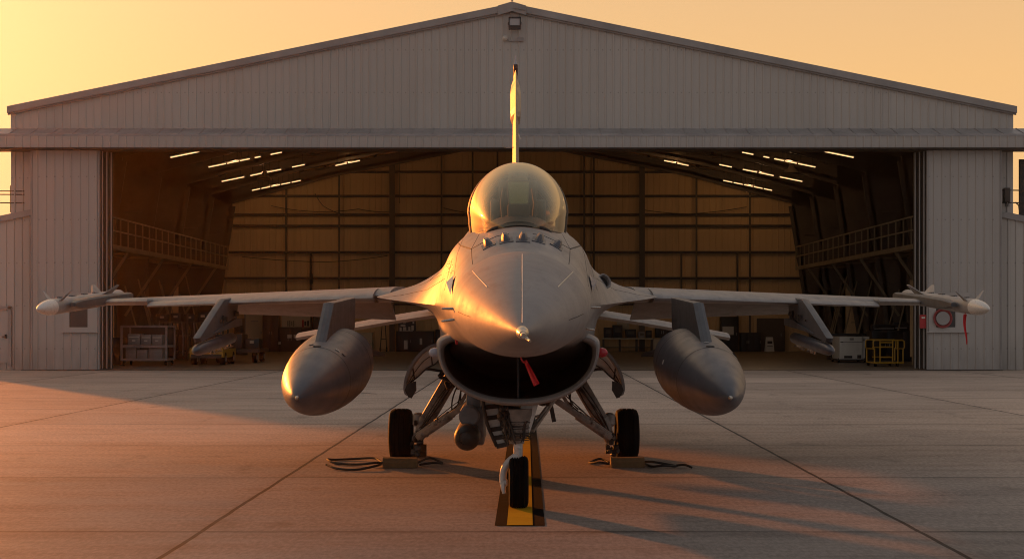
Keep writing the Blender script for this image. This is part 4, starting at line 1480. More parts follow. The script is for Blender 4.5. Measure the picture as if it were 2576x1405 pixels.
wheel(Vector((nx + .005, ny + .02, .203)), .203, .152, (1, 0, 0), ng, 5)
mb = MB().bar((nx + .02, ny + .35, .78), (nx + .02, ny + .35, .42), .025)
# nose-wheel door hanging on the left, ribbed inside
pts = [(-.195, .86, .145), (-.205, .80, .135), (-.20, .72, .118), (-.185, .63, .108), (-.155, .54, .095), (-.125, .455, .080)]
pts = [tuple(catmull(np.array(pts), 5 * i / 20)) for i in range(21)]
yd = 11.35
R = [[(x_ - w_ / 2, yd + .04, z_), (x_ + w_ / 2, yd + .10, z_ + .01), (x_ + w_ / 2, yd + .125, z_ + .01), (x_ - w_ / 2, yd + .065, z_)] for x_, z_, w_ in pts]
nd_ = jp(MB().loft(R), 'nose_gear_door', A['light'])
mb = MB()
mb.tube([(x_ - w_ / 2, yd + .02, z_) for x_, z_, w_ in pts], .014, 8)
mb.tube([(x_ + w_ / 2, yd + .085, z_ + .01) for x_, z_, w_ in pts], .012, 8)
for i in (2, 6, 10, 14, 17, 20):
    x_, z_, w_ = pts[i]
    mb.bar((x_ - w_ / 2, yd + .03, z_), (x_ + w_ / 2, yd + .085, z_ + .012), .012, .035)
jp(mb, 'door_frame', A['geardark'], nd_)
jp(MB().bar(jat(1385, 1014, 11.9), jat(1394, 1060, 11.9), .035, .02), 'belly_aerial', A['geardark'])
mb = MB()
clutter(mb, (0, 11.4, .83), 10, (.28, .25, .03), .07)
mb.box((-.05, 11.5, .86), (.42, .9, .06))
jp(mb, 'nose_gear_bay', A['geardark'])

# targeting pod under the intake flank
pc = jat(1175, 1099, 11.5)
pod = jp(MB().lathe([(0, .105), (.5, .105), (1.6, .10), (1.8, .07), (1.85, .02)], pc + Vector((0, .06, 0)), (0, 1, 0), 32), 'targeting_pod', A['tank'])
mb = MB().lathe([(-.105 + .105 * (1 - math.cos(a)) - .02, .104 * math.sin(a)) for a in [math.pi / 2 * i / 12 for i in range(13)]] + [(.03, .105), (.075, .105)], pc, (0, 1, 0), 32)
mb.lathe([(-.001, .05), (-.006, .052), (-.001, .056)], pc + Vector((-.012, -.108, .004)), (0, 1, 0), 24, False)
mb.lathe([(-.004, .0), (-.004, .028), (0, .03)], pc + Vector((-.012, -.112, .004)), (0, 1, 0), 20)
jp(mb, 'sensor_head', A['geardark'], pod)
pu = jat(1180, 1047, 11.6)
mb = MB().lathe([(0, .07), (.012, .083), (.3, .086), (1.4, .09)], pu, (0, 1, 0), 28)
mb.box(pu + Vector((.03, .7, .10)), (.12, 1.0, .16), None, .02)
mb.box(pu + Vector((.07, .5, -.09)), (.10, .8, .3), None, .03)
jp(mb, 'pod_adapter', A['under'], pod)

# ------------------------------------------------------------------ chocks with ropes
def chock(px0, px1, ybase, Y, label, loops):
    a, b_ = at(px0, ybase, Y), at(px1, ybase, Y)
    O = ((a.x + b_.x) / 2, Y, 0)
    t, P = local('wheel_chock', label, 'wheel chock', O, 'timber chocks at the main wheels')
    w = b_.x - a.x
    R = []
    for i in range(9):
        x_ = a.x + w * i / 8
        k = random.uniform(-.003, .003)
        R.append([(x_, Y - .075, .004), (x_, Y - .08 + k, .06), (x_, Y - .055, .098 + k), (x_, Y + .03, .102 + k), (x_, Y + .12, .004)])
    P(MB().loft(R), 'chock_block', M['wood_d'], None, True, 30)
    # the rear block sits behind the tyre
    R = []
    for i in range(9):
        x_ = a.x + w * (.45 + .60 * i / 8)
        R.append([(x_, Y + 1.12, .004), (x_, Y + 1.10, .06), (x_, Y + 1.16, .13), (x_, Y + 1.25, .13), (x_, Y + 1.28, .004)])
    P(MB().loft(R), 'chock_block', M['wood_d'], None, True, 30)
    for pts in loops:
        pts3 = []
        for i, (px, py) in enumerate(pts):
            Yg = F * CH / (py - HY)
            q = at(px, py, Yg)
            pts3.append((q.x, Yg, .016 + (.02 if i % 3 == 1 else 0)))
        c = np.array(pts3)
        k = (len(c) - 1) * 8
        mb = MB()
        sp = [tuple(catmull(c, (len(c) - 1) * i / k)) for i in range(k + 1)]
        mb.tube(sp, .0115, 8)
        P(mb, 'rope', M['rope'])
    return t


M['wood_d'] = worn('chock_timber', (.17, .095, .036), .75, 0, .35, 6, .6, (.06, .035, .015), .25)
M['rope'] = worn('black_rope', (.022, .015, .012), .7, 0, .4, 12, .2, None, .3)
chock(964, 1050, 1176, 14.22, 'weathered timber wheel chock under the left main wheel with long rope loops on the ground',
      [[(962, 1166), (940, 1160), (890, 1157), (840, 1159), (824, 1163), (845, 1168), (900, 1171), (945, 1172), (962, 1168)],
       [(958, 1171), (945, 1180), (900, 1184), (850, 1182), (821, 1177)],
       [(1052, 1166), (1080, 1160), (1105, 1163), (1111, 1168), (1090, 1172), (1055, 1172)]])
chock(1536, 1620, 1174, 14.26, 'weathered timber wheel chock under the right main wheel with short rope ends',
      [[(1532, 1166), (1510, 1162), (1488, 1164), (1485, 1167), (1510, 1171), (1532, 1170)],
       [(1622, 1164), (1645, 1170), (1680, 1171), (1700, 1175), (1670, 1179), (1640, 1176), (1622, 1169)],
       [(1700, 1174), (1722, 1177), (1740, 1179)]])

# ------------------------------------------------------------------ red safety streamers
def streamer(label, string, top, bot, w0, w1, curl=0.02):
    t, P = local('warning_streamer', label, 'streamer', top)
    top, bot = Vector(top), Vector(bot)
    d = bot - top
    s = d.cross(Vector((0, 1, 0))).normalized()
    R = []
    for i in range(13):
        k = i / 12
        c = top + d * k + Vector((0, math.sin(k * 5) * curl, 0))
        w = (w0 + (w1 - w0) * k) / 2
        R.append([c - s * w, c - s * w * .3 + Vector((0, -.006, 0)), c + s * w * .4 + Vector((0, .006, 0)), c + s * w, c + s * w * .4 + Vector((0, .008, 0)), c - s * w * .3 + Vector((0, -.003, 0))])
    P(MB().loft(R), 'cloth', A['redtag'], None, True, 60)
    if string: P(MB().tube(string, .0045, 6), 'cord', A['redtag'])


# pick where each bearing leaves the skin so the cords really start on it
s0 = at(1312, 893, 7.55)
streamer('bright red streamer hanging under the nose in front of the intake mouth', [s0 + Vector((0, .05, .02)), at(1311, 902, 7.6), at(1317, 911, 7.6), at(1323, 906, 7.6), at(1327, 915, 7.6)],
         at(1321, 906, 7.6), at(1350, 967, 7.6), .018, .034)
streamer('short dark red tag on the left upper lip of the intake', [at(1148, 832, 10.1), at(1148, 843, 10.1)], at(1148, 842, 10.15), at(1149, 866, 10.15), .03, .014)
streamer('thin red ribbon hanging from the missile on the right wing tip', [at(2428, 786, 14.9), at(2428, 792, 14.9)], at(2428, 790, 14.9), at(2430, 865, 14.9), .035, .012, .03)

# ------------------------------------------------------------------ hose reel in the right door window
t, P = local('hose_reel', 'coiled red hose hanging in the window of the right sliding door', 'hose', at(2372, 800, 42.5))
c = at(2372, 800, 42.50)
mb = MB()
for k in range(4):
    rr = .27 - k * .018
    mb.tube([(c.x + rr * math.cos(a), 42.50 + .012 * k + .01 * math.sin(a * 3), c.z + rr * 1.02 * math.sin(a)) for a in [2 * math.pi * j / 36 for j in range(37)]], .014, 8, False)
P(mb, 'hose_coil', M['hose'])
P(MB().lathe([(0, .19), (.02, .2), (.05, .2)], (c.x, 42.53, c.z), (0, -1, 0), 32), 'reel_disc', M['trim'])

# ------------------------------------------------------------------ inside the hangar: carts, cabinets, benches
def casters(P, x0, x1, y0, y1, r=.09, parent=None):
    for x in (x0, x1):
        for y in (y0, y1):
            w = P(MB().lathe([(-.03, r * .7), (-.025, r), (.025, r), (.03, r * .7)], (x, y, r), (1, 0, 0), 18), 'wheel', M['tyre'], parent)
            P(MB().bar((x, y, r), (x, y, r * 2.3), .05, .03), 'wheel_bracket', M['dark_steel'], parent, False)


# caged parts trolley, front left
X0, X1, Y0, Y1 = -12.62, -11.17, 46.6, 47.7
t, P = local('parts_trolley', 'grey caged trolley of stowed metal boxes just inside the left doorway', 'trolley', ((X0 + X1) / 2, Y0, 0))
mb = MB()
for x in (X0, X1):
    for y in (Y0, Y1): mb.bar((x, y, .18), (x, y, 1.3), .06)
for z in (.20, .62, 1.28):
    for y in (Y0, Y1): mb.bar((X0, y, z), (X1, y, z), .05, .06)
    for x in (X0, X1): mb.bar((x, Y0, z), (x, Y1, z), .05)
P(mb, 'frame', M['crate'], None, False)
for z in (.20, .64): P(MB().box(((X0 + X1) / 2, (Y0 + Y1) / 2, z + .02), (X1 - X0, Y1 - Y0, .03)), 'shelf', M['crate'], None, False)
P(MB().box(((X0 + X1) / 2, Y1 - .02, .8), (X1 - X0, .02, .95)), 'back_panel', M['dark_box'], None, False)
casters(P, X0 + .05, X1 - .05, Y0 + .1, Y1 - .1, .08)
for i, (x, z, w, h) in enumerate(((-12.35, .42, .34, .36), (-11.98, .41, .34, .30), (-11.55, .43, .45, .34), (-12.25, .85, .40, .36), (-11.86, .84, .32, .34), (-11.5, .84, .34, .34))):
    tt, PP = local('metal_case', ('dented grey case on the lower shelf of the caged trolley, %s' if i < 3 else 'pale grey case on the upper shelf of the caged trolley, %s') % ('left end', 'middle', 'right end')[i % 3], 'case', (x, Y0 + .3, z), 'cases on the caged trolley')
    z0 = .235 if i < 3 else .675
    PP(MB().box((x, Y0 + .35, z0 + h / 2), (w, .5, h), None, .02), 'body', M['crate'])
    PP(MB().box((x, Y0 + .09, z0 + h * .72), (w * .8, .02, .03)).box((x, Y0 + .09, z0 + h * .4), (.1, .025, .05)), 'latch', M['white_box'] if i > 2 else M['trim'], None, False)

# rack of pipes and hoses behind it
t, P = local('storage_rack', 'tall cluttered pipe rack behind the caged trolley', 'rack', (-11.6, 53.2, 0))
mb = MB()
for x in (-13.2, -11.9, -10.6):
    for y in (52.9, 53.8): mb.bar((x, y, 0), (x, y, 1.75), .06)
for z in (.3, .9, 1.4):
    for y in (52.9, 53.8): mb.bar((-13.2, y, z), (-10.6, y, z), .05)
P(mb, 'frame', M['frame_steel'], None, False)
for z in (.33, .93): P(MB().box((-11.9, 53.35, z), (2.6, .9, .03)), 'shelf', M['frame_steel'], None, False)
for i in range(16): 
    x = -13.0 + i * .155
    P(MB().tube([(x, 52.88, .2), (x + random.uniform(-.05, .05), 52.86, .8), (x + random.uniform(-.1, .1), 52.9, 1.45)], .025, 6), 'hose', M['dark_box'] if i % 3 else M['crate'])
for i in range(5):
    tt, PP = local('storage_box', 'dark storage box on the pipe rack, number %s from the left' % ('one', 'two', 'three', 'four', 'five')[i], 'box', (-12.9 + i * .5, 53.4, 1.4), 'boxes on the pipe rack')
    h = random.uniform(.2, .38)
    PP(MB().box((-12.9 + i * .5, 53.4, 1.42 + h / 2), (.4, .5, h), None, .02), 'body', M['dark_box'])
    PP(MB().box((-12.9 + i * .5, 53.14, 1.42 + h * .6), (.15, .015, .08)), 'card', M['ivory'], None, False)

# yellow tow tractor with a dark dolly behind
t, P = local('tow_tractor', 'small yellow tow tractor parked at the left side inside the hangar', 'tractor', (-10.1, 47.6, 0))
x0, x1, y0, y1 = -10.6, -9.5, 47.4, 49.6
mb = MB().loft([[(x0, y0, .26), (x1, y0, .26), (x1, y0, .55), (x0, y0, .55)], [(x0, y0 + .8, .24), (x1, y0 + .8, .24), (x1, y0 + .8, .66), (x0, y0 + .8, .66)],
                [(x0, y0 + 1.0, .24), (x1, y0 + 1.0, .24), (x1, y0 + 1.0, .52), (x0, y0 + 1.0, .52)], [(x0, y1, .26), (x1, y1, .26), (x1, y1, .52), (x0, y1, .52)]])
P(mb, 'body', M['yellow'], None, False)
P(MB().box(((x0 + x1) / 2, y0 - .01, .30), (1.0, .06, .12)).box(((x0 + x1) / 2, y0 - .02, .45), (.5, .03, .08)), 'bumper', M['black'], None, False)
P(MB().box(((x0 + x1) / 2, y0 + 1.45, .62), (.8, .45, .14), None, .04).box(((x0 + x1) / 2, y0 + 1.7, .82), (.8, .1, .35), None, .04), 'seat', M['black'])
P(MB().tube([((x0 + x1) / 2, y0 + .9, .6), ((x0 + x1) / 2, y0 + 1.1, .9)], .02).lathe([(0, .15), (.02, .17), (.04, .15)], ((x0 + x1) / 2, y0 + 1.1, .9), (0, .5, .8), 20, False), 'steering_wheel', M['black'])
for x in (x0 + .08, x1 - .08):
    for y in (y0 + .45, y1 - .4):
        w = P(MB().lathe([(-.09, .14), (-.08, .21), (.08, .21), (.09, .14)], (x, y, .21), (1, 0, 0), 24), 'wheel', M['tyre'])
        P(MB().lathe([(-.095, .02), (-.095, .11), (.095, .11), (.095, .02)], (x, y, .21), (1, 0, 0), 16), 'rim', M['trim'], w)
t, P = local('equipment_dolly', 'dark low equipment dolly stacked with gear behind the yellow tow tractor', 'dolly', (-9.3, 51.0, 0))
P(MB().box((-9.6, 51.2, .42), (1.6, 2.0, .12)), 'deck', M['dark_steel'], None, False)
P(MB().box((-9.85, 51.0, .74), (.8, 1.1, .5), None, .03), 'power_unit', M['dark_box'])
P(MB().box((-9.15, 51.1, .66), (.5, .8, .36), None, .03), 'tool_chest', M['dark_box'])
P(MB().box((-9.15, 50.69, .72), (.14, .012, .1)), 'tag_plate', M['ivory'], None, False)
for x in (-10.25, -9.0):
    for y in (50.45, 51.9): 
        w = P(MB().lathe([(-.08, .14), (-.07, .19), (.07, .19), (.08, .14)], (x, y, .19), (1, 0, 0), 20), 'wheel', M['tyre'])
        P(MB().lathe([(-.085, .02), (-.085, .1), (.085, .1), (.085, .02)], (x, y, .19), (1, 0, 0), 14), 'rim', M['trim'], w)

# along the back wall
BY = 69.2
K = BY / F


def bx(px): return (px - CX) * K


def bz(py): return max(0, CH + (HY - py) * K)


d_, P = local('back_door', 'pale personnel door in the back wall left of the dark cabinets', 'door', (bx(638), 69.5, 0))
P(MB().box((bx(638), 69.5, .92), (bx(660) - bx(616), .06, 1.80)), 'leaf', M['ivory'], None, False)
P(MB().box((bx(614), 69.47, .95), (.08, .08, 1.9)).box((bx(662), 69.47, .95), (.08, .08, 1.9)).box((bx(638), 69.47, 1.9), (1.0, .08, .08)), 'frame', M['trim'], None, False)
P(MB().box((bx(655), 69.44, .9), (.06, .05, .10)).box((bx(638), 69.455, 1.45), (.35, .02, .05)), 'handle', M['trim'], None, False)


def cabinet(label, px0, px1, py0, py1, Y=BY, mat='dark_box', doors=2, cat='cabinet', name='cabinet', group=None, d=.6, stickers=()):
    k = Y / F
    a, c = (px0 - CX) * k, (px1 - CX) * k
    zt, zb = CH + (HY - py0) * k, max(.0, CH + (HY - py1) * k)
    if zb < .25: zb = .004
    t, P = local(name, label, cat, ((a + c) / 2, Y, zb), group)
    P(MB().box(((a + c) / 2, Y, (zt + zb) / 2), (c - a, d, zt - zb), None, .015), 'carcass', M[mat])
    w = (c - a) / doors
    for i in range(doors):
        dd = P(MB().box((a + w * (i + .5), Y - d / 2 - .012, (zt + zb) / 2 + .02), (w - .04, .022, (zt - zb) - .14), None, .006), 'cabinet_door', M[mat])
        P(MB().box((a + w * (i + .5) + (w * .36 if i % 2 == 0 else -w * .36), Y - d / 2 - .035, (zt + zb) / 2), (.025, .03, .14)), 'handle', M['trim'], dd, False)
    for (sx, sy, sw, sh) in stickers:
        P(MB().box(((sx - CX) * k, Y - d / 2 - .03, CH + (HY - sy) * k), (sw * k, .01, sh * k)), 'notice', M['white_box'], None, False)
    return t, P


cabinet('tall dark steel cabinet beside the pale back door', 663, 703, 790, 886)
cabinet('long dark workbench cabinet below the pegboard at the back left', 704, 786, 822, 886, BY - .3, 'dark_box', 3, stickers=((731, 845, 11, 9), (747, 845, 11, 9), (704 + 2, 862, 6, 6), (783, 861, 7, 6)))
cabinet('dark tall locker right of the pegboard behind the left drop tank', 789, 818, 796, 886)
t, P = local('pegboard', 'pale tool pegboard on the back wall above the long workbench', 'pegboard', (bx(743), 69.52, bz(808)))
P(MB().box((bx(743), 69.52, bz(806)), (bx(780) - bx(706), .03, .62)), 'board', M['ivory'], None, False)
for i, (px, h) in enumerate(((722, .25), (727, .3), (732, .22), (737, .28), (760, .34), (766, .2), (773, .26))):
    P(MB().box((bx(px), 69.48, bz(813)), (.035 if i < 4 else .09, .04, h)), 'tool', M['dark_box'] if i != 4 else M['red'], None, False)
cabinet('pale low cupboard standing between the left tank and the dark shelving', 893, 938, 835, 884, BY, 'ivory', 1)
cabinet('dark shelf unit behind the left main gear with a pale notice board on top', 998, 1092, 832, 886, BY, 'dark_box', 3, stickers=((1022, 866, 9, 22), (1060, 858, 6, 16)))
t, P = local('notice_board', 'pale notice board with dark panels leaning above the shelf unit', 'notice board', (bx(1024), BY - .1, bz(832)))
P(MB().box((bx(1024), BY, bz(812)), (bx(1046) - bx(1002), .06, .85)), 'backing', M['black'], None, False)
for (a, b_, c, e) in ((1008, 804, 9, 7), (1018, 807, 7, 10), (1032, 803, 16, 6), (1040, 811, 4, 5), (1014, 818, 12, 5), (1008, 828, 5, 10), (1018, 826, 8, 8), (1030, 826, 5, 9), (1038, 824, 6, 12), (1026, 832, 26, 3)):
    P(MB().box((bx(a), BY - .045, bz(b_)), (c * K, .015, e * K)), 'paper', M['white_box'], None, False)
t, P = local('hand_truck', 'dark upright hand truck leaning near the pale low cupboard', 'hand truck', (bx(966), BY - .4, 0))
P(MB().tube([(bx(958), BY - .3, .15), (bx(962), BY - .15, 1.25), (bx(970), BY - .15, 1.25), (bx(974), BY - .3, .15)], .022).bar((bx(957), BY - .55, .1), (bx(975), BY - .55, .1), .3, .03).bar((bx(960), BY - .25, .6), (bx(972), BY - .25, .6), .03), 'frame', M['dark_box'])
for px in (958, 974): P(MB().lathe([(-.03, .08), (-.02, .11), (.02, .11), (.03, .08)], (bx(px), BY - .3, .115), (1, 0, 0), 16), 'wheel', M['tyre'])

# right half of the back wall
t, P = local('work_bench', 'long pale-topped work bench right of the intake at the back wall', 'bench', (bx(1577), BY - .3, 0))
P(MB().box((bx(1577), BY - .3, .62), (bx(1640) - bx(1515), .7, .06)), 'bench_top', M['ivory'], None, False)
for px in (1517, 1558, 1600, 1638):
    for dy in (-.6, 0): P(MB().box((bx(px), BY + dy, .3), (.06, .06, .6)), 'leg', M['frame_steel'], None, False)
P(MB().box((bx(1577), BY - .3, .2), (bx(1636) - bx(1519), .6, .03)), 'shelf', M['dark_box'], None, False)
for i, (px, w, h, mt) in enumerate(((1528, 20, .5, 'dark_box'), (1552, 24, .62, 'dark_box'), (1585, 26, .42, 'dark_box'), (1612, 16, .3, 'crate'), (1630, 14, .36, 'dark_box'))):
    tt, PP = local('equipment_box', ('dark equipment box at the left end of the work bench', 'tallest dark equipment box on the work bench', 'wide dark equipment box mid work bench', 'small grey equipment box on the work bench', 'dark equipment box at the right end of the work bench')[i], 'box', (bx(px), BY - .3, .65))
    PP(MB().box((bx(px), BY - .3, .652 + h / 2), (w * K, .45, h), None, .02), 'body', M[mt])
    PP(MB().box((bx(px), BY - .535, .652 + h * .6), (w * K * .6, .02, h * .35)), 'front_panel', M['frame_steel'], None, False)
cabinet('low pale chest right of the work bench', 1642, 1690, 850, 884, BY - .4, 'ivory', 1)
cabinet('dark slatted unit standing on the low pale chest', 1648, 1700, 822, 849, BY - .35, 'dark_box', 3, d=.5)
cabinet('narrow pale wall cupboard behind the right tank pylon', 1552, 1583, 800, 832, 69.45, 'ivory', 1, d=.2)
cabinet('tall dark cupboard with a pale panel right of the right tank pylon', 1812, 1856, 796, 886, BY, 'dark_box', 1, stickers=((1829, 831, 28, 21),))
t, P = local('side_table', 'narrow pale table in front of the tall dark cupboard', 'table', (bx(1812), BY - .9, 0))
P(MB().box(((1800 - CX) * .0188, 68.2, .72), (.95, .5, .05)), 'table_top', M['white_box'], None, False)
for dx in (-.42, .42):
    for dy in (-.2, .2): P(MB().box(((1800 - CX) * .0188 + dx, 68.2 + dy, .35), (.04, .04, .7)), 'leg', M['dark_steel'], None, False)
cabinet('wide black tool cabinet near the white folding sign', 1862, 1912, 836, 886, BY, 'dark_box', 3)
cabinet('dark grey partition panel behind the right outer pylon', 1904, 1974, 800, 886, 69.4, 'liner', 1, d=.1, name='partition', cat='partition')
t, P = local('folding_sign', 'white folding floor sign standing left of the right outer pylon', 'sign', (bx(1934), 66.5, 0))
k = 66.5 / F
for s_ in (-1, 1):
    q = [((1925 - CX) * k, 66.5 + s_ * .22, .05), ((1946 - CX) * k, 66.5 + s_ * .22, .05), ((1944 - CX) * k, 66.5 + s_ * .03, .72), ((1927 - CX) * k, 66.5 + s_ * .03, .72)]
    P(MB().add(q + [(a, b_ + .02, c) for a, b_, c in q], [(0, 1, 2, 3), (7, 6, 5, 4), (0, 4, 5, 1), (1, 5, 6, 2), (2, 6, 7, 3), (3, 7, 4, 0)]), 'sign_board', M['white_box'], None, False)
P(MB().box(((1935 - CX) * k, 66.33, .48), (.22, .02, .12)).box(((1935 - CX) * k, 66.30, .30), (.25, .02, .03)), 'sign_print', M['dark_box'], None, False)

# generator cart
Y = 50.4
k = Y / F
a, c = (2112 - CX) * k, (2170 - CX) * k
zt, zb = CH + (HY - 846) * k, CH + (HY - 904) * k
zb = max(zb, .12)
t, P = local('generator_cart', 'white box-shaped generator cart on small wheels left of the yellow frame', 'generator', ((a + c) / 2, Y, 0))
P(MB().box(((a + c) / 2, Y + .6, (zt + zb) / 2), (c - a, 1.2, zt - zb), None, .02), 'cabinet', M['white_box'])
P(MB().box(((a + c) / 2, Y - .006, zt - .19), (c - a - .02, .012, .012)).box(((a + c) / 2 + .02, Y - .008, zt - .10), (.14, .014, .035)).box(((a + c) / 2 + .02, Y - .008, zt - .05), (.14, .014, .012))
  .box((a + .08, Y - .008, zt - .19), (.08, .014, .03)).box((a + .30, Y - .008, zb + .08), (.28, .014, .085)).box((c - .12, Y - .008, zb + .09), (.14, .014, .12)), 'marking', M['dark_box'], None, False)
P(MB().box((c + .13, Y + .5, zt - .07), (.26, .8, .14)).box((c + .06, Y + .4, (zt + zb) / 2 - .05), (.10, .6, zt - zb - .1)), 'side_unit', M['white_box'], None, False)
P(MB().box(((a + c) / 2 + .05, Y + .6, zb - .02), (c - a + .25, 1.3, .05)), 'chassis', M['black'], None, False)
casters(P, a, c + .1, Y + .1, Y + 1.1, .07)

# yellow tubular maintenance stand
Y = 45.9
k = Y / F
X = lambda px: (px - CX) * k
Z = lambda py: CH + (HY - py) * k
t, P = local('maintenance_stand', 'yellow tubular maintenance stand on castors by the right doorway', 'stand', (X(2236), Y, 0))
mb = MB()
top, bot = Z(855), Z(912)
yf, yb = Y, Y + 1.0
for y in (yf, yb):
    mb.tube([(X(2200), y, bot), (X(2200), y, Z(877)), (X(2197), y, Z(874)), (X(2197), y, Z(858)), (X(2201), y, top), (X(2270), y, top), (X(2275), y, Z(858)), (X(2275), y, Z(874)), (X(2272), y, Z(877)), (X(2272), y, bot)], .024, 8)
    mb.tube([(X(2199), y, bot), (X(2273), y, bot)], .03, 8)
for px in (2214, 2246, 2259): mb.tube([(X(px), yf, bot), (X(px), yf, top)], .022, 8)
for py in (861, 872, 898): mb.tube([(X(2214), yf, Z(py)), (X(2246), yf, Z(py))], .02, 8)
for py in (874, 899): mb.tube([(X(2214), yb, Z(py)), (X(2260), yb, Z(py))], .02, 8)
for px in (2200, 2272):
    mb.tube([(X(px), yf, bot), (X(px), yb, bot)], .026, 8)
    mb.tube([(X(px), yf, Z(877)), (X(px), yb, Z(877))], .022, 8)
P(mb, 'tube_frame', M['yellow'])
P(MB().box((X(2236), Y + .5, bot + .04), (X(2268) - X(2204), .9, .03)), 'platform', M['dark_steel'], None, False)
casters(P, X(2203), X(2258), yf + .05, yb - .05, .07)

# dark cabinets and clutter behind them on the right
cabinet('big black cabinet behind the yellow maintenance stand', 2186, 2302, 831, 905, 52.5, 'black', 3, d=.8)
cabinet('long dark cabinet behind the white generator cart', 2085, 2186, 838, 900, 54.5, 'dark_box', 4, d=.8)
cabinet('slim pale box beside the right outer pylon', 2071, 2087, 846, 880, 55, 'ivory', 1, d=.3)
for i, (px, w, h) in enumerate(((2225, .8, .22), (2262, .6, .3), (2204, .35, .2))):
    Yb = 52.5
    zb_ = CH + (HY - 831) * Yb / F
    tt, PP = local('black_crate', ('low wide black crate on the big black cabinet', 'tallest black crate on the right of the big black cabinet', 'smallest black crate on the left of the big black cabinet')[i], 'crate', ((px - CX) * Yb / F, Yb, zb_))
    PP(MB().box(((px - CX) * Yb / F, Yb, zb_ + h / 2 + .002), (w, .5, h), None, .03), 'body', M['black'])
    PP(MB().box(((px - CX) * Yb / F, Yb - .26, zb_ + h * .35), (w * .7, .03, .03)), 'strap', M['trim'], None, False)
# timber planks and poles against the right wall
for i in range(7):
    x = 13.35 + .09 * i
    y = 47.6 + .10 * i
    tt, PP = local('timber_plank', 'upright timber plank leaning just inside the right doorway', 'plank', (x, y, 0), 'timber planks by the right doorway')
    h = 2.3 + .25 * ((i * 37) % 5) / 4
    PP(MB().bar((x - .1, y, 0.004), (x + .05, y + .35, h), .10, .025), 'board', M['wood'], None, False)
for sg in (-1, 1):
    for i in range(9):
        y = 52.0 + i * 1.35 + random.random() * .4
        x = sg * (13.6 + random.random() * .6)
        tt, PP = local('steel_pole', 'thin steel pole leaning against the %s inner wall' % ('left' if sg < 0 else 'right'), 'pole', (x, y, 0), 'poles leaning on the inner walls')
        PP(MB().tube([(x - sg * .5, y, .004), (x + sg * .3, y + .2, 2.6 + random.random() * .9)], .03, 6), 'shaft', M['catsteel'])
cabinet('dark stacked racking beyond the caged trolley, left of the yellow tractor', 424, 476, 828, 906, 56.5, 'dark_box', 2, d=.9)
cabinet('tall black locker in the left rear corner of the hangar', 592, 613, 800, 886, 68.9, 'black', 1)
cabinet('low dark tool chest behind the equipment dolly', 566, 596, 846, 890, 65, 'dark_box', 1)
cabinet('dark bench cabinet between the notice board and the intake', 1096, 1140, 828, 886, BY, 'black', 2)
for i, (px, Y) in enumerate(((286, 48.5), (296, 49.4), (606, 62))):
    x = (px - CX) / F * Y
    t, P = local('steel_drum', ('dark steel drum by the left doorway, nearest of the pair', 'dark steel drum behind another drum by the left doorway', 'dark steel drum behind the equipment dolly at the left')[i], 'drum', (x, Y, 0))
    P(MB().lathe([(0, .27), (.02, .29), (.28, .285), (.30, .295), (.32, .285), (.56, .285), (.58, .295), (.60, .285), (.86, .29), (.88, .28), (.86, .25)], (x, Y, .004), (0, 0, 1), 28), 'shell', M['dark_box'])
    P(MB().lathe([(0, .03), (.015, .03)], (x + .15, Y, .865), (0, 0, 1), 12), 'bung', M['trim'])
# red extinguisher box on the stacked right door leaves
t, P = local('extinguisher_box', 'red fire point plate on the edge of the right door leaves', 'fire plate', (12.12, 42.74, 1.45))
P(MB().box((12.17, 42.70, 1.44), (.19, .06, .40)), 'plate', M['red'], None, False)
P(MB().box((12.17, 42.66, 1.55), (.10, .02, .05)), 'clip', M['white_box'], None, False)
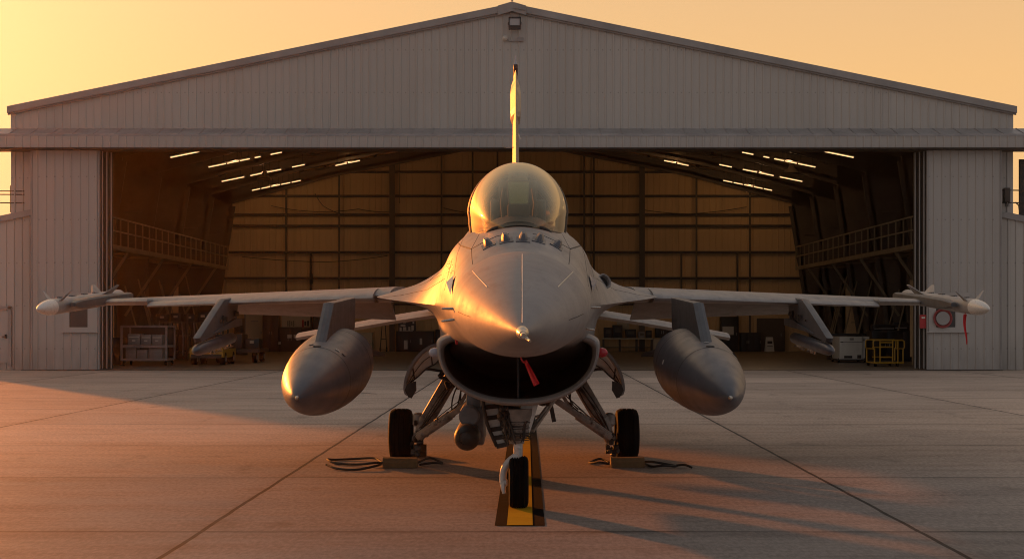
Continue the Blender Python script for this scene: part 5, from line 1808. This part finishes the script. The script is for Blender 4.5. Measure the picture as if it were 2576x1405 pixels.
# lamps slung under the roof slopes: rows of lit strip lights running up towards the ridge
ROWS = [(52.0, [(2075, 2147)]), (56.2, [(1867, 1895), (1921, 1935), (1948, 1972), (1975, 2004), (2008, 2051)]),
        (61.0, [(1810, 1841), (1869, 1904), (1910, 1946), (1962, 2018)]), (63.3, [(1671, 1700), (1704, 1732)]),
        (66.0, [(1820, 1842), (1846, 1868), (1872, 1893), (1897, 1918), (1922, 1942)])]
ORD = ('lowest', 'second lowest', 'third lowest', 'fourth lowest', 'fifth lowest')
RN = ('nearest', 'second nearest', 'middle', 'fourth', 'farthest')
for sg in (-1, 1):
    side = 'left' if sg < 0 else 'right'
    for ri, (Y, segs) in enumerate(ROWS):
        for si, (pa, pb) in enumerate(sorted(segs, reverse=True)):
            xa, xb = (pa - CX) / F * Y, (pb - CX) / F * Y
            zl = lambda x: roofz(x) - 1.03
            A_, B_ = Vector((sg * xa, Y, zl(xa))), Vector((sg * xb, Y, zl(xb)))
            lab = 'lit strip light, %s roof slope, %s row from doorway, %s of its row' % (side, RN[ri], ORD[si])
            if len(segs) == 1: lab = 'lit strip light alone in the nearest row under the %s roof slope' % side
            t, P = local('strip_light', lab, 'ceiling light', (A_ + B_) / 2, 'strip lights under the hangar roof')
            u = Vector((0, 0, .05))
            P(MB().bar(A_ + u, B_ + u, .05, .5, up=(0, 1, 0)), 'reflector', M['dark_steel'], None, False)
            P(MB().bar(A_, B_, .03, .07, up=(0, 1, 0)), 'tube', M['lit'], None, False)
            mb = MB()
            for q in (A_.lerp(B_, .15), A_.lerp(B_, .85)): mb.tube([q + u, Vector((q.x, q.y, roofz(q.x) - .1))], .012, 5)
            P(mb, 'hanger', M['black'])
for i, (px, py, Y) in enumerate(((1990, 434, 58), (665, 452, 60))):
    p = at(px, py, Y)
    t, P = local('pendant_lamp', ('unlit bell-shaped pendant lamp hanging under the right roof slope', 'unlit bell-shaped pendant lamp hanging under the left roof slope')[i], 'lamp', p)
    P(MB().lathe([(0, .30), (.04, .29), (.18, .14), (.3, .08), (.34, .05)], p, (0, 0, 1), 20), 'lamp_shade', M['frame_steel'])
    P(MB().tube([p + Vector((0, 0, .3)), Vector((p.x, p.y, roofz(p.x) - .1))], .012, 6), 'cord', M['black'])

# added point lights below the strip rows, put in to brighten the back wall
for sg in (-1, 1):
    for Y, px in ((56.2, 1985), (61.0, 1910), (63.3, 1700), (66.0, 1885)):
        x = (px - CX) / F * Y
        L = bpy.data.lights.new('strip_fill_light', 'POINT')
        L.energy = 26
        L.color = (1.0, .56, .25)
        L.shadow_soft_size = .08
        lo = bpy.data.objects.new('strip_fill_light', L)
        COL.objects.link(lo)
        lo.location = (sg * x, Y, roofz(x) - 1.14)

# ------------------------------------------------------------------ dusty evening air over the apron
m, nt, b, o_ = new_mat('evening_haze')
nt.nodes.remove(b)
vs = nt.nodes.new('ShaderNodeVolumeScatter')
vs.inputs['Color'].default_value = (1.0, .74, .50, 1)
vs.inputs['Density'].default_value = .00030
vs.inputs['Anisotropy'].default_value = .84
nt.links.new(vs.outputs[0], o_.inputs['Volume'])
hz_ = MB().box((0, 48, 14.0), (170, 110, 32))
tag(hz_.build('evening_haze', m, smooth=False), kind='structure')
